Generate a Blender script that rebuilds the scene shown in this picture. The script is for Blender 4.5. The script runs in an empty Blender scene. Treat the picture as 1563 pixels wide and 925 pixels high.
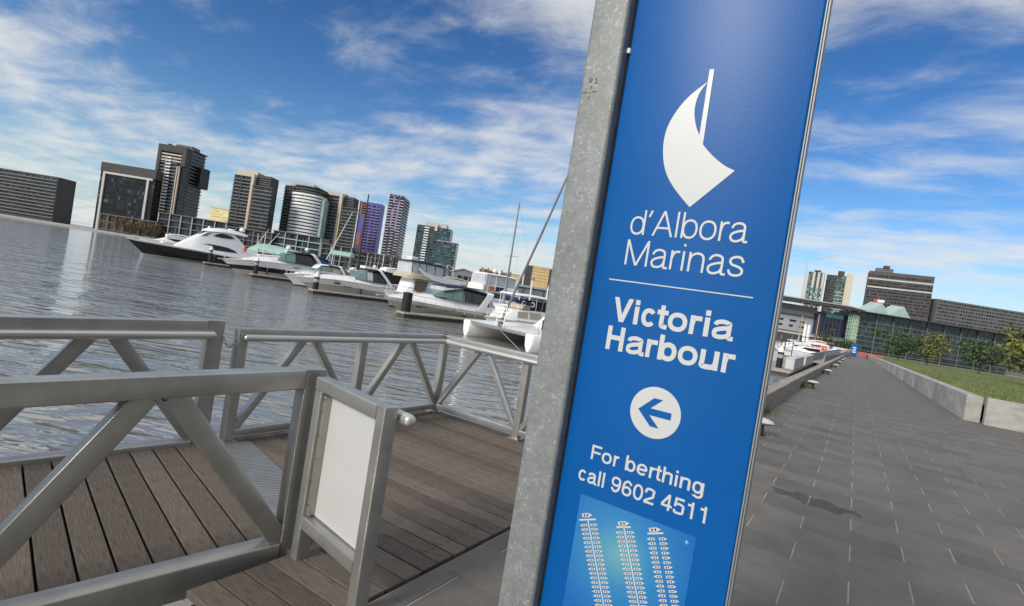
import bpy, bmesh, math, random
from mathutils import Vector, Matrix
random.seed(7)
sc = bpy.context.scene
PI = math.pi
rad = math.radians

# ------------------------------------------------------------------ camera
EYE = 1.65                      # eye height over the promenade (z = 0)
YAW = math.atan(531 / 830)      # camera looks this far to the left of +Y (the promenade runs along Y)
PITCH = math.atan(14 / 830)
ROLL = rad(9.1)
cam_d = bpy.data.cameras.new('camera')
cam = bpy.data.objects.new('camera', cam_d)
sc.collection.objects.link(cam)
fw = Vector((-math.sin(YAW) * math.cos(PITCH), math.cos(YAW) * math.cos(PITCH), -math.sin(PITCH)))
rt0 = Vector((math.cos(YAW), math.sin(YAW), 0))
up0 = rt0.cross(fw)
rt = math.cos(ROLL) * rt0 + math.sin(ROLL) * up0
up = -math.sin(ROLL) * rt0 + math.cos(ROLL) * up0
m3 = Matrix((rt, up, -fw)).transposed()
cam.matrix_world = Matrix.Translation((0, 0, EYE)) @ m3.to_4x4()
cam_d.sensor_width = 36
cam_d.lens = 830 / 1563 * 36
cam_d.clip_start = 0.05
cam_d.clip_end = 6000
cam_d.dof.use_dof = True
cam_d.dof.focus_distance = 2.6
cam_d.dof.aperture_fstop = 13.0
sc.camera = cam

# ------------------------------------------------------------------ sky, sun, exposure
SUN_EL, SUN_AZ = rad(30), math.atan2(-0.22, -0.975)     # azimuth measured from +Y towards +X
w = bpy.data.worlds.new('World')
sc.world = w
w.use_nodes = True
nt = w.node_tree
nt.nodes.clear()
def N(t, **k):
    n = nt.nodes.new(t)
    for a, b in k.items(): setattr(n, a, b)
    return n
def L(a, b): nt.links.new(a, b)
def MATH(op, a, b=None, clamp=False):
    n = N('ShaderNodeMath', operation=op, use_clamp=clamp)
    for i, v in enumerate((a, b)):
        if v is None: continue
        if isinstance(v, (int, float)): n.inputs[i].default_value = v
        else: L(v, n.inputs[i])
    return n.outputs[0]
sky = N('ShaderNodeTexSky', sky_type='NISHITA', sun_disc=False, sun_elevation=SUN_EL, sun_rotation=SUN_AZ,
        altitude=0, air_density=1.0, dust_density=0.2, ozone_density=3.0)
tc = N('ShaderNodeTexCoord')
sep = N('ShaderNodeSeparateXYZ'); L(tc.outputs['Generated'], sep.inputs[0])
el = MATH('MAXIMUM', sep.outputs['Z'], 0.0)
den = MATH('ADD', el, 0.11)
px, py = MATH('DIVIDE', sep.outputs['X'], den), MATH('DIVIDE', sep.outputs['Y'], den)
comb = N('ShaderNodeCombineXYZ'); L(px, comb.inputs[0]); L(py, comb.inputs[1])
mp = N('ShaderNodeMapping'); L(comb.outputs[0], mp.inputs['Vector'])
mp.inputs['Rotation'].default_value = (0, 0, rad(-25)); mp.inputs['Scale'].default_value = (0.75, 1.15, 1)
mp.inputs['Location'].default_value = (3.2, 1.4, 0)
n1 = N('ShaderNodeTexNoise'); L(mp.outputs[0], n1.inputs['Vector'])
n1.inputs['Scale'].default_value = 1.05; n1.inputs['Detail'].default_value = 4; n1.inputs['Roughness'].default_value = 0.55; n1.inputs['Distortion'].default_value = 0.15
n2 = N('ShaderNodeTexNoise'); L(mp.outputs[0], n2.inputs['Vector'])
n2.inputs['Scale'].default_value = 4.2; n2.inputs['Detail'].default_value = 9; n2.inputs['Roughness'].default_value = 0.66; n2.inputs['Distortion'].default_value = 0.35
base = MATH('ADD', MATH('MULTIPLY', n1.outputs[0], 0.62), MATH('MULTIPLY', n2.outputs[0], 0.38))
low = MATH('POWER', MATH('SUBTRACT', 1.0, el, True), 7.0)           # more cloud towards the horizon
cl = MATH('ADD', base, MATH('MULTIPLY', low, 0.17))
veil = N('ShaderNodeMapRange', interpolation_type='SMOOTHSTEP'); L(el, veil.inputs['Value'])     # thin high veil overhead
veil.inputs['From Min'].default_value = .40; veil.inputs['From Max'].default_value = .64; veil.inputs['To Max'].default_value = .40
cl = MATH('ADD', cl, veil.outputs[0])
rmp = N('ShaderNodeMapRange', interpolation_type='SMOOTHSTEP'); L(cl, rmp.inputs['Value'])
rmp.inputs['From Min'].default_value = 0.44; rmp.inputs['From Max'].default_value = 0.74
rmp.inputs['To Min'].default_value = 0.0; rmp.inputs['To Max'].default_value = 0.85
# blue of the sky: Nishita, a little more saturated as in the photograph's development
hs = N('ShaderNodeHueSaturation'); L(sky.outputs[0], hs.inputs['Color'])
hs.inputs['Saturation'].default_value = 1.2; hs.inputs['Value'].default_value = 1.15; hs.inputs['Hue'].default_value = 0.5
mix = N('ShaderNodeMix', data_type='RGBA'); L(rmp.outputs[0], mix.inputs['Factor'])
sv1 = N('ShaderNodeVectorMath', operation='SCALE'); L(hs.outputs[0], sv1.inputs[0]); sv1.inputs['Scale'].default_value = .14
gm = N('ShaderNodeGamma'); L(sv1.outputs[0], gm.inputs['Color']); gm.inputs['Gamma'].default_value = 1.3
sv2 = N('ShaderNodeVectorMath', operation='SCALE'); L(gm.outputs[0], sv2.inputs[0]); sv2.inputs['Scale'].default_value = 7.6
hz = N('ShaderNodeMix', data_type='RGBA')          # pale blue horizon haze
L(MATH('MULTIPLY', MATH('POWER', MATH('SUBTRACT', 1.0, el, True), 9.0), 0.85), hz.inputs['Factor']); L(sv2.outputs[0], hz.inputs['A']); hz.inputs['B'].default_value = (3.9, 5.1, 6.4, 1)
L(hz.outputs['Result'], mix.inputs['A']); mix.inputs['B'].default_value = (7.6, 7.6, 7.5, 1)
bg = N('ShaderNodeBackground'); L(mix.outputs['Result'], bg.inputs['Color']); bg.inputs['Strength'].default_value = 0.105
out = N('ShaderNodeOutputWorld'); L(bg.outputs[0], out.inputs[0])

sd = bpy.data.lights.new('sun', 'SUN')
sun = bpy.data.objects.new('sun', sd); sc.collection.objects.link(sun)
sd.energy = 3.0; sd.angle = rad(15); sd.color = (1, 0.93, 0.82)
sdir = Vector((math.sin(SUN_AZ) * math.cos(SUN_EL), math.cos(SUN_AZ) * math.cos(SUN_EL), math.sin(SUN_EL)))
sun.rotation_euler = sdir.to_track_quat('Z', 'Y').to_euler()
sc.view_settings.view_transform = 'Standard'
sc.view_settings.look = 'None'
sc.view_settings.exposure = 0.0
sc.view_settings.gamma = 1.0
sc.cycles.max_bounces = 6

# ------------------------------------------------------------------ helpers
COL = sc.collection
class MB:
    """collects faces; build() links them as ONE mesh object"""
    def __init__(s): s.v = []; s.f = []; s.m = []; s.t = []
    def face(s, pts, m=0, t=0.5):
        i = len(s.v); s.v += [tuple(p) for p in pts]; s.f.append(tuple(range(i, i + len(pts)))); s.m.append(m); s.t.append(t)
    def mesh(s, vs, fs, m=0, t=0.5):
        i = len(s.v); s.v += [tuple(p) for p in vs]
        for f in fs: s.f.append(tuple(i + k for k in f)); s.m.append(m); s.t.append(t)
    def box(s, x0, x1, y0, y1, z0, z1, m=0, t=0.5, c=0.0):
        if c:
            return s.loft([rrect(x0 + d, x1 - d, y0 + d, y1 - d, c, z) for z, d in ((z0, 0), (z1 - c, 0), (z1, c))], m, t)
        v = [(x, y, z) for z in (z0, z1) for y in (y0, y1) for x in (x0, x1)]
        s.mesh(v, [(0, 2, 3, 1), (4, 5, 7, 6), (0, 1, 5, 4), (2, 6, 7, 3), (0, 4, 6, 2), (1, 3, 7, 5)], m, t)
    def loft(s, rings, m=0, t=0.5, cap=True, close=True, ms=None):
        n = len(rings[0]); vs = [p for r in rings for p in r]; i0 = len(s.v); s.v += [tuple(p) for p in vs]
        for a in range(len(rings) - 1):
            for b in range(n if close else n - 1):
                c = (b + 1) % n
                s.f.append((i0 + a * n + b, i0 + a * n + c, i0 + (a + 1) * n + c, i0 + (a + 1) * n + b)); s.m.append(ms[b] if ms else m); s.t.append(t)
        if cap:
            s.f.append(tuple(i0 + k for k in range(n))[::-1]); s.m.append(m); s.t.append(t)
            s.f.append(tuple(i0 + (len(rings) - 1) * n + k for k in range(n))); s.m.append(m); s.t.append(t)
    def bar(s, p0, p1, w, h, r=0.0, upv=(0, 0, 1), m=0):
        """straight bar of section w (sideways) x h (along up), rounded edges r"""
        p0, p1 = Vector(p0), Vector(p1); d = (p1 - p0).normalized(); u = Vector(upv)
        x = d.cross(u)
        if x.length < 1e-5: x = d.cross(Vector((1, 0, 0)))
        x.normalize(); u = x.cross(d)
        sec = rrect(-w / 2, w / 2, -h / 2, h / 2, r, 0) if r else [(-w / 2, -h / 2, 0), (w / 2, -h / 2, 0), (w / 2, h / 2, 0), (-w / 2, h / 2, 0)]
        s.loft([[p + x * a + u * b for a, b, _ in sec] for p in (p0, p1)], m)
    def tube(s, pts, r, n=10, m=0, r1=None, cap=True):
        P = [Vector(p) for p in pts]; rings = []; x = None
        for i, p in enumerate(P):
            d = (P[min(i + 1, len(P) - 1)] - P[max(i - 1, 0)]).normalized()
            if x is None: x = d.cross(Vector((0, 0, 1)) if abs(d.z) < .9 else Vector((1, 0, 0))).normalized()
            else: x = (x - d * x.dot(d)).normalized()
            y = d.cross(x); rr = r if r1 is None else r + (r1 - r) * i / (len(P) - 1)
            rings.append([p + (x * math.cos(2 * PI * k / n) + y * math.sin(2 * PI * k / n)) * rr for k in range(n)])
        s.loft(rings, m, cap=cap)
    def lathe(s, prof, c=(0, 0, 0), n=16, m=0, sx=1, sy=1):
        s.loft([[(c[0] + r * sx * math.cos(2 * PI * k / n), c[1] + r * sy * math.sin(2 * PI * k / n), c[2] + z) for k in range(n)] for r, z in prof], m)
    def ball(s, c, r, n=12, m=0, sz=1.0):
        s.lathe([(max(r * math.sin(a * PI / 8), .001), -r * sz * math.cos(a * PI / 8)) for a in range(9)], c, n, m)
    def build(s, name, mats, parent=None, smooth=30, kind=None, label=None, loc=None):
        me = bpy.data.meshes.new(name)
        me.from_pydata(s.v, [], s.f)
        mats = mats if isinstance(mats, (list, tuple)) else [mats]
        for a in mats: me.materials.append(a)
        me.polygons.foreach_set('material_index', s.m)
        if any(t != 0.5 for t in s.t):
            at = me.attributes.new('tint', 'FLOAT', 'FACE'); at.data.foreach_set('value', s.t)
        if smooth:
            me.shade_smooth(); me.set_sharp_from_angle(angle=rad(smooth))
        bm = bmesh.new(); bm.from_mesh(me); bmesh.ops.recalc_face_normals(bm, faces=bm.faces); bm.to_mesh(me); bm.free()
        return link(name, me, parent, kind, label, loc)
def link(name, me, parent=None, kind=None, label=None, loc=None, rz=0):
    o = bpy.data.objects.new(name, me); COL.objects.link(o)
    if parent is not None: o.parent = parent
    if kind: o['kind'] = kind
    if label: o['label'] = label
    if loc is not None: o.location = loc
    if rz: o.rotation_euler = (0, 0, rz)
    return o
def rrect(x0, x1, y0, y1, r, z, n=3):
    P = []
    for cx, cy, a0 in ((x1 - r, y1 - r, 0), (x0 + r, y1 - r, 90), (x0 + r, y0 + r, 180), (x1 - r, y0 + r, 270)):
        for k in range(n + 1):
            a = rad(a0 + 90 * k / n); P.append((cx + r * math.cos(a), cy + r * math.sin(a), z))
    return P
def thing(name, label, cat, loc=(0, 0, 0), rz=0, group=None):
    o = bpy.data.objects.new(name, None); COL.objects.link(o); o.empty_display_size = .2
    o.location = loc; o.rotation_euler = (0, 0, rz); o['label'] = label; o['category'] = cat
    if group: o['group'] = group
    return o
def tag(o, label, cat, group=None):
    o['label'] = label; o['category'] = cat
    if group: o['group'] = group
    return o
def struct(o): o['kind'] = 'structure'; return o
def copy_tree(o, loc, rz=None, label=None):
    r = o.copy(); COL.objects.link(r); r.location = loc
    if rz is not None: r.rotation_euler = (0, 0, rz)
    if label: r['label'] = label
    for ch in list(o.children):
        c = ch.copy(); COL.objects.link(c); c.parent = r
        for g in ch.children:
            d = g.copy(); COL.objects.link(d); d.parent = c
    return r
def site(a, d):
    """a metres to the right of, d metres along, the line of sight: far buildings are surveyed this way"""
    return Vector((-math.sin(YAW) * d + math.cos(YAW) * a, math.cos(YAW) * d + math.sin(YAW) * a, 0))

# ------------------------------------------------------------------ materials
def mat(name, col, rough=0.5, metal=0.0, var=0.15, vs=6.0, stretch=(1, 1, 1), bump=0.0, bs=40.0, rnd=0.0, tint=0.0, spec=0.5, coat=0.0, coords='Object', detail=5):
    m = bpy.data.materials.new(name); m.use_nodes = True; t = m.node_tree; p = t.nodes['Principled BSDF']
    def nn(ty, **k):
        n = t.nodes.new(ty)
        for a, b in k.items(): setattr(n, a, b)
        return n
    p.inputs['Roughness'].default_value = rough; p.inputs['Metallic'].default_value = metal
    p.inputs['Specular IOR Level'].default_value = spec; p.inputs['Coat Weight'].default_value = coat
    co = nn('ShaderNodeTexCoord'); mpn = nn('ShaderNodeMapping'); mpn.inputs['Scale'].default_value = stretch
    if coords == 'World':
        g = nn('ShaderNodeNewGeometry'); t.links.new(g.outputs['Position'], mpn.inputs['Vector'])
    else: t.links.new(co.outputs[coords], mpn.inputs['Vector'])
    no = nn('ShaderNodeTexNoise'); no.inputs['Scale'].default_value = vs; no.inputs['Detail'].default_value = detail; no.inputs['Roughness'].default_value = .65
    t.links.new(mpn.outputs[0], no.inputs['Vector'])
    fac = no.outputs[0]
    mr = nn('ShaderNodeMapRange'); t.links.new(fac, mr.inputs['Value'])
    mr.inputs['From Min'].default_value = .3; mr.inputs['From Max'].default_value = .7
    mr.inputs['To Min'].default_value = 1 - var; mr.inputs['To Max'].default_value = 1 + var
    val = mr.outputs[0]
    if rnd:
        oi = nn('ShaderNodeObjectInfo'); r2 = nn('ShaderNodeMapRange'); t.links.new(oi.outputs['Random'], r2.inputs['Value'])
        r2.inputs['To Min'].default_value = 1 - rnd; r2.inputs['To Max'].default_value = 1 + rnd
        mu = nn('ShaderNodeMath', operation='MULTIPLY'); t.links.new(val, mu.inputs[0]); t.links.new(r2.outputs[0], mu.inputs[1]); val = mu.outputs[0]
    if tint:
        at = nn('ShaderNodeAttribute', attribute_name='tint'); r2 = nn('ShaderNodeMapRange'); t.links.new(at.outputs['Fac'], r2.inputs['Value'])
        r2.inputs['To Min'].default_value = 1 - tint; r2.inputs['To Max'].default_value = 1 + tint * 1.6
        mu = nn('ShaderNodeMath', operation='MULTIPLY'); t.links.new(val, mu.inputs[0]); t.links.new(r2.outputs[0], mu.inputs[1]); val = mu.outputs[0]
    vm = nn('ShaderNodeVectorMath', operation='SCALE'); vm.inputs[0].default_value = col; t.links.new(val, vm.inputs['Scale'])
    t.links.new(vm.outputs[0], p.inputs['Base Color'])
    if bump:
        nb = nn('ShaderNodeTexNoise'); nb.inputs['Scale'].default_value = bs; nb.inputs['Detail'].default_value = 4
        t.links.new(mpn.outputs[0], nb.inputs['Vector'])
        b = nn('ShaderNodeBump'); b.inputs['Strength'].default_value = bump; b.inputs['Distance'].default_value = 0.01
        t.links.new(nb.outputs[0], b.inputs['Height']); t.links.new(b.outputs[0], p.inputs['Normal'])
    return m
# ---- materials of the foreground
M_STEEL = mat('galvanised_rail', (.40, .395, .37), .34, .62, .16, 4, (1, 1, 1), .06, 25)
M_TUBE = mat('handrail_tube', (.56, .555, .53), .30, .6, .06, 3)
M_WHITE_PANEL = mat('white_board', (.56, .56, .555), .22, 0, .05, 1.2)
M_DARK = mat('dark_rubber', (.02, .02, .02), .6)
M_PLANK = mat('weathered_timber', (.135, .108, .087), .8, 0, .5, 9, (1.0, 14, 14), .5, 60, rnd=.26)
M_GPLANK = mat('weathered_gangway_timber', (.125, .100, .081), .8, 0, .5, 9, (1.0, 14, 14), .5, 60, rnd=.22)
M_GROUT = mat('pale_grout', (.31, .285, .245), .9, 0, .3, 3, coords='World')
M_PAVER = mat('bluestone', (.132, .121, .107), .70, 0, .24, 1.6, (1, 1, 1), .5, 60, rnd=.14, coords='World', detail=8)
def add_stain(m, cx, cy, r):          # the spill on the paving: a mark with a shape of its own
    t = m.node_tree; p = t.nodes['Principled BSDF']; old = p.inputs['Base Color'].links[0].from_socket
    g = t.nodes.new('ShaderNodeNewGeometry')
    no = t.nodes.new('ShaderNodeTexNoise'); no.inputs['Scale'].default_value = 5.0; no.inputs['Detail'].default_value = 6; t.links.new(g.outputs['Position'], no.inputs['Vector'])
    su = t.nodes.new('ShaderNodeVectorMath'); su.operation = 'SUBTRACT'; t.links.new(g.outputs['Position'], su.inputs[0]); su.inputs[1].default_value = (cx, cy, 0)
    sca = t.nodes.new('ShaderNodeVectorMath'); sca.operation = 'MULTIPLY'; t.links.new(su.outputs[0], sca.inputs[0]); sca.inputs[1].default_value = (1 / r, 2.1 / r, 0)
    le = t.nodes.new('ShaderNodeVectorMath'); le.operation = 'LENGTH'; t.links.new(sca.outputs[0], le.inputs[0])
    ad = t.nodes.new('ShaderNodeMath'); ad.operation = 'MULTIPLY_ADD'; t.links.new(no.outputs[0], ad.inputs[0]); ad.inputs[1].default_value = 1.9; t.links.new(le.outputs['Value'], ad.inputs[2])
    mr = t.nodes.new('ShaderNodeMapRange'); t.links.new(ad.outputs[0], mr.inputs['Value'])
    mr.inputs['From Min'].default_value = 1.52; mr.inputs['From Max'].default_value = 1.62; mr.inputs['To Min'].default_value = .45; mr.inputs['To Max'].default_value = 1
    sc2 = t.nodes.new('ShaderNodeVectorMath'); sc2.operation = 'SCALE'; t.links.new(old, sc2.inputs[0]); t.links.new(mr.outputs[0], sc2.inputs['Scale'])
    t.links.new(sc2.outputs[0], p.inputs['Base Color'])
add_stain(M_PAVER, -.12, 6.62, .62)
M_KERB = mat('grey_wharf_timber', (.30, .265, .225), .85, 0, .35, 5, (3, .6, 3), .6, 40, rnd=.12)
M_CONC = mat('concrete', (.34, .33, .31), .85, 0, .15, .6, bump=.2, bs=8, coords='World')
M_TREAD = mat('tread_plate', (.17, .165, .155), .55, .5, .12, 4)
M_WHITE_PAINT = mat('white_paint', (.78, .78, .77), .35, 0, .05, 2)

# galvanised post: spangled zinc
def galvanised():
    m = mat('spangled_zinc', (.215, .23, .228), .55, .12, .13, 9)
    t = m.node_tree; p = t.nodes['Principled BSDF']; old = p.inputs['Base Color'].links[0].from_socket
    co = t.nodes.new('ShaderNodeTexCoord')
    vo = t.nodes.new('ShaderNodeTexVoronoi'); vo.inputs['Scale'].default_value = 75; t.links.new(co.outputs['Object'], vo.inputs['Vector'])
    sep = t.nodes.new('ShaderNodeSeparateColor'); t.links.new(vo.outputs['Color'], sep.inputs[0])
    mr = t.nodes.new('ShaderNodeMapRange'); t.links.new(sep.outputs[0], mr.inputs['Value']); mr.inputs['To Min'].default_value = .90; mr.inputs['To Max'].default_value = 1.10
    no = t.nodes.new('ShaderNodeTexNoise'); no.inputs['Scale'].default_value = 60; no.inputs['Detail'].default_value = 2; no.inputs['Distortion'].default_value = 1.5; t.links.new(co.outputs['Object'], no.inputs['Vector'])
    m2 = t.nodes.new('ShaderNodeMapRange'); t.links.new(no.outputs[0], m2.inputs['Value']); m2.inputs['From Min'].default_value = .60; m2.inputs['From Max'].default_value = .66; m2.inputs['To Max'].default_value = .50
    ad = t.nodes.new('ShaderNodeMath'); ad.operation = 'ADD'; t.links.new(mr.outputs[0], ad.inputs[0]); t.links.new(m2.outputs[0], ad.inputs[1])
    s = t.nodes.new('ShaderNodeVectorMath'); s.operation = 'SCALE'; t.links.new(old, s.inputs[0]); t.links.new(ad.outputs[0], s.inputs['Scale']); t.links.new(s.outputs[0], p.inputs['Base Color'])
    return m
M_ZINC = galvanised()
M_BLUE = mat('blue_sign_film', (.001, .094, .345), .36, 0, .07, 2.5, bump=.022, bs=110, spec=.2)
M_LETTER = mat('white_vinyl', (.57, .59, .59), .35, 0, .02, 3)
M_CHROME = mat('aluminium_trim', (.30, .31, .32), .5, .3, .05, 4)
M_INK = mat('black_marker_ink', (.02, .02, .022), .7)
M_GAP = mat('painted_gap_shade', (.07, .055, .045), .8, .2, .5, 8)  # dark brown standing for the shade between post and panel

# ------------------------------------------------------------------ ground, water, quay
WATER_Z = -1.35
def water_material():
    m = bpy.data.materials.new('harbour_water'); m.use_nodes = True; t = m.node_tree; p = t.nodes['Principled BSDF']
    p.inputs['Base Color'].default_value = (.22, .22, .205, 1); p.inputs['Roughness'].default_value = .04; p.inputs['IOR'].default_value = 3.4; p.inputs['Specular Tint'].default_value = (1, .95, .87, 1)
    g = t.nodes.new('ShaderNodeNewGeometry')
    hs = []
    for sx, sy, sc_, de, wgt, rot in ((1.0, .30, 1.5, 2, 1.0, 33), (1.0, .35, 4.2, 2, .20, 26), (1, .45, .28, 2, 1.6, 40)):
        mp = t.nodes.new('ShaderNodeMapping'); t.links.new(g.outputs['Position'], mp.inputs['Vector'])
        mp.vector_type = 'TEXTURE'; mp.inputs['Rotation'].default_value = (0, 0, rad(rot)); mp.inputs['Scale'].default_value = (1 / sy, sx, 1)
        n = t.nodes.new('ShaderNodeTexNoise'); n.inputs['Scale'].default_value = sc_; n.inputs['Detail'].default_value = de; n.inputs['Distortion'].default_value = .6
        t.links.new(mp.outputs[0], n.inputs['Vector'])
        mu = t.nodes.new('ShaderNodeMath'); mu.operation = 'MULTIPLY'; t.links.new(n.outputs[0], mu.inputs[0]); mu.inputs[1].default_value = wgt; hs.append(mu.outputs[0])
    a = t.nodes.new('ShaderNodeMath'); t.links.new(hs[0], a.inputs[0]); t.links.new(hs[1], a.inputs[1])
    b = t.nodes.new('ShaderNodeMath'); t.links.new(a.outputs[0], b.inputs[0]); t.links.new(hs[2], b.inputs[1])
    bu = t.nodes.new('ShaderNodeBump'); bu.inputs['Strength'].default_value = 1.0; bu.inputs['Distance'].default_value = .17
    t.links.new(b.outputs[0], bu.inputs['Height']); t.links.new(bu.outputs[0], p.inputs['Normal'])
    return m
b = MB(); b.face([(-4000, -3000, WATER_Z), (4000, -3000, WATER_Z), (4000, 4500, WATER_Z), (-4000, 4500, WATER_Z)])
struct(b.build('water', water_material(), smooth=0))

# promenade slab (its pale grout shows between the stones)
b = MB(); b.box(-1.86, 420, -60, 900, -3.2, -.0045)
struct(b.build('promenade', M_GROUT, smooth=0))
prom = bpy.data.objects['promenade']
SX, SY, G = .762, .4275, .013
def stone_mesh(name, wx):
    s = MB(); x1, y1 = wx - G / 2, SY - .001
    s.loft([rrect(G / 2, x1, .001, y1, .004, -.03, 1), rrect(G / 2, x1, .001, y1, .004, -.002, 1), rrect(G / 2 + .002, x1 - .002, .003, y1 - .002, .004, 0, 1)])
    return s
X0 = -1.14 - .762; Y0 = 5.573 - 14 * SY       # a joint line falls on x = 0.187
stones = []
for r in range(0, 150):
    y = Y0 + r * SY
    off = 0 if r % 2 == 0 else -SX / 2
    for c in range(-1, 16):
        xa = X0 + .184 + off + c * SX; xb = xa + SX
        lim = -1.86 if y + SY < 5.55 else -1.45
        xa2 = max(xa, lim)
        if xb - xa2 < .06: continue
        stones.append((xa2, y, xb - xa2))
def vis(s):
    x, y = s[0] + s[2] / 2, s[1]
    a = -x * math.sin(YAW) + y * math.cos(YAW); u = (x * math.cos(YAW) + y * math.sin(YAW)) / max(a, .01)
    return a > .5 and -.7 < u < 1.3 and not (x > 9)
near = [s for s in stones if vis(s)]
near.sort(key=lambda s: (s[0] ** 2 + s[1] ** 2))
cache = {}
for i, (x, y, wd) in enumerate(near[:290]):
    k = round(wd, 3)
    if k not in cache:
        tmp = stone_mesh('paving_stone', wd); o = tmp.build('paving_stone', M_PAVER, prom, smooth=0); cache[k] = o.data
    else: o = link('paving_stone', cache[k], prom)
    o.location = (x, y, random.uniform(-.0012, .0012))
rest = MB()
for x, y, wd in near[290:]:
    z = random.uniform(-.0012, .0012)
    rest.box(x + G / 2, x + wd - G / 2, y + .001, y + SY - .001, -.03 + z, z)
o = rest.build('far_paving_stones', M_PAVER, prom, smooth=0); o['kind'] = 'stuff'
b = MB(); b.face([(-1.44, Y0 + 150 * SY, -.004), (3.0, Y0 + 150 * SY, -.004), (3.0, 420, -.004), (-1.44, 420, -.004)])
b.face([(9.5, -20, -.004), (60, -20, -.004), (60, 60, -.004), (9.5, 60, -.004)])
o = b.build('distant_paving', M_PAVER, smooth=0); o['kind'] = 'structure'

# wharf kerb: long squared timbers end to end
kerb = thing('wharf_kerb', 'long grey squared timber kerb along the water side of the promenade', 'kerb', (0, 0, 0))
b = MB(); b.box(0, .27, .01, 5.99, 0, .38, c=.015); km = None
for i in range(24):
    if km is None: o = b.build('kerb_beam', M_KERB, kerb, smooth=35); km = o.data
    else: o = link('kerb_beam', km, kerb)
    o.location = (-1.74 + random.uniform(-.008, .008), 5.62 + i * 6, random.uniform(-.01, .006))

# far shore land
b = MB()
q = [site(-1200, 405), site(210, 405), site(210, 2500), site(-1200, 2500)]
b.loft([[(p.x, p.y, z) for p in q] for z in (-4, -.06)])
struct(b.build('far_shore', M_CONC, smooth=0))

# ------------------------------------------------------------------ timber landing deck
deck = bpy.data.objects.new('timber_deck', None); COL.objects.link(deck); deck['kind'] = 'structure'
pm = {}
def plank(parent, name, L_, W_, T_, m, loc, rz=0, key=None):
    key = key or (name, L_, W_)
    if key not in pm:
        s = MB(); s.box(0, L_, 0, W_, -T_, 0, c=.004)
        o = s.build(name, m, parent, smooth=35); pm[key] = o.data
    else: o = link(name, pm[key], parent)
    o.location = loc; o.rotation_euler = (0, 0, rz); return o
PW, PP = .136, .1435
y = 5.47 - PW
while y > 1.45:
    yc = y + PW / 2
    xl = -4.45 if yc > 2.55 else (-2.50 if yc < 2.07 else -2.53 - (yc - 2.065) / .2366)
    plank(deck, 'deck_plank', round(-1.89 - xl, 3), PW, .035, M_PLANK, (xl + random.uniform(-.004, .004), y, random.uniform(-.002, .002) + .001)); y -= PP
b = MB(); b.box(-4.43, -1.885, 2.62, 5.45, -.30, -.05); b.box(-2.45, -1.885, 1.46, 2.61, -.30, -.05); b.build('deck_bearer', M_DARK, deck, smooth=0)
b = MB(); b.box(-4.52, -4.458, 2.45, 5.56, -.25, .012, c=.006); b.box(-4.455, -1.89, 5.49, 5.56, -.25, .012, c=.006)
b.build('edge_angle', M_STEEL, deck, smooth=35)
# bolt heads in pairs, as dark dots on the boards
b = MB(); y = 5.47 - PW
while y > 2.5:
    for x in (-4.33, -3.55, -2.78, -2.02):
        for dy in (.035, .1):
            b.lathe([(.0065, .0025), (.004, .0055), (.0001, .006)], (x, y + dy, 0), 6)
    y -= PP
o = b.build('screw_heads', M_DARK, deck, smooth=0); o['kind'] = 'stuff'

# ------------------------------------------------------------------ railing round the deck
SEC = .085
def rail(parent, p0, p1, bays, inward, post0=True, post1=True, h=1.0, tube=True, foot=True, low=.12, ext0=0, ext1=0):
    """truss railing from p0 to p1 (deck level points), tube handrail on the inward side"""
    p0, p1 = Vector(p0), Vector(p1); d = (p1 - p0); Lr = d.length; d.normalize(); inw = Vector(inward).normalized()
    Z = Vector((0, 0, 1)); s = SEC
    def P(t, z): return p0 + d * t + Z * z
    b = MB(); b.bar(P(-s / 2 - ext0, h - .032), P(Lr + s / 2 + ext1, h - .032), s, .064, .008); b.build('top_rail', M_STEEL, parent, smooth=35)
    if tube:
        b = MB(); c = inw * (s / 2 + .028) - Z * .078
        b.tube([P(.012, h) + c, P(.02, h) + c, P(Lr + ext1, h) + c], .031, 14)
        b.ball(P(.014, h) + c, .031, 14)
        b.build('handrail', M_TUBE, parent, smooth=50)
    bl = Lr / bays
    for i in range(bays + 1):
        if (i == 0 and not post0) or (i == bays and not post1): continue
        b = MB(); b.bar(P(i * bl, 0), P(i * bl, h - .065), s, s, .006, d); b.build('post', M_STEEL, parent, smooth=35)
        if foot:
            b = MB(); q = P(i * bl, 0); b.box(q.x - .075, q.x + .075, q.y - .075, q.y + .075, q.z + .001, q.z + .014); b.build('foot_plate', M_STEEL, parent, smooth=0)
    for i in range(bays):
        a = i * bl
        for t0, t1 in ((a + .03, a + bl / 2 - .05), (a + bl - .03, a + bl / 2 + .05)):
            b = MB(); b.bar(P(t0, low - .02), P(t1, h - .075), s * .82, s * .82, .009, inw); b.build('brace', M_STEEL, parent, smooth=35)
    b = MB(); b.bar(P(.01, low - .034) + inw * .001, P(Lr - .01, low - .034) + inw * .001, s * .9, .068, .008); b.build('bottom_rail', M_STEEL, parent, smooth=35)
    for i in range(bays):
        b = MB(); q = P(i * bl + bl / 2 + .09, h - .085) + inw * .03
        b.tube([q + d * (.022 * math.cos(k * PI / 5)) + Z * (-.022 * abs(math.sin(k * PI / 5))) for k in range(6)], .005, 6); b.build('lashing_eye', M_STEEL, parent)
rl = thing('deck_railing', 'galvanised truss railing with round handrail turning the corner of the timber deck', 'railing', (-4.385, 5.43, 0))
def toloc(r, p): return Vector(p) - r.location
rail(rl, toloc(rl, (-4.385, 2.70, 0)), (0, 0, 0), 2, (1, 0, 0))
rail(rl, (0, 0, 0), toloc(rl, (-1.87, 5.43, 0)), 2, (0, -1, 0), post0=False)

# ------------------------------------------------------------------ gangway running down to the left
gw = thing('gangway', 'galvanised truss gangway with timber boards sloping down from the deck', 'gangway', (-2.60, 2.065, 0), math.atan2(.230, -.973))
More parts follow.
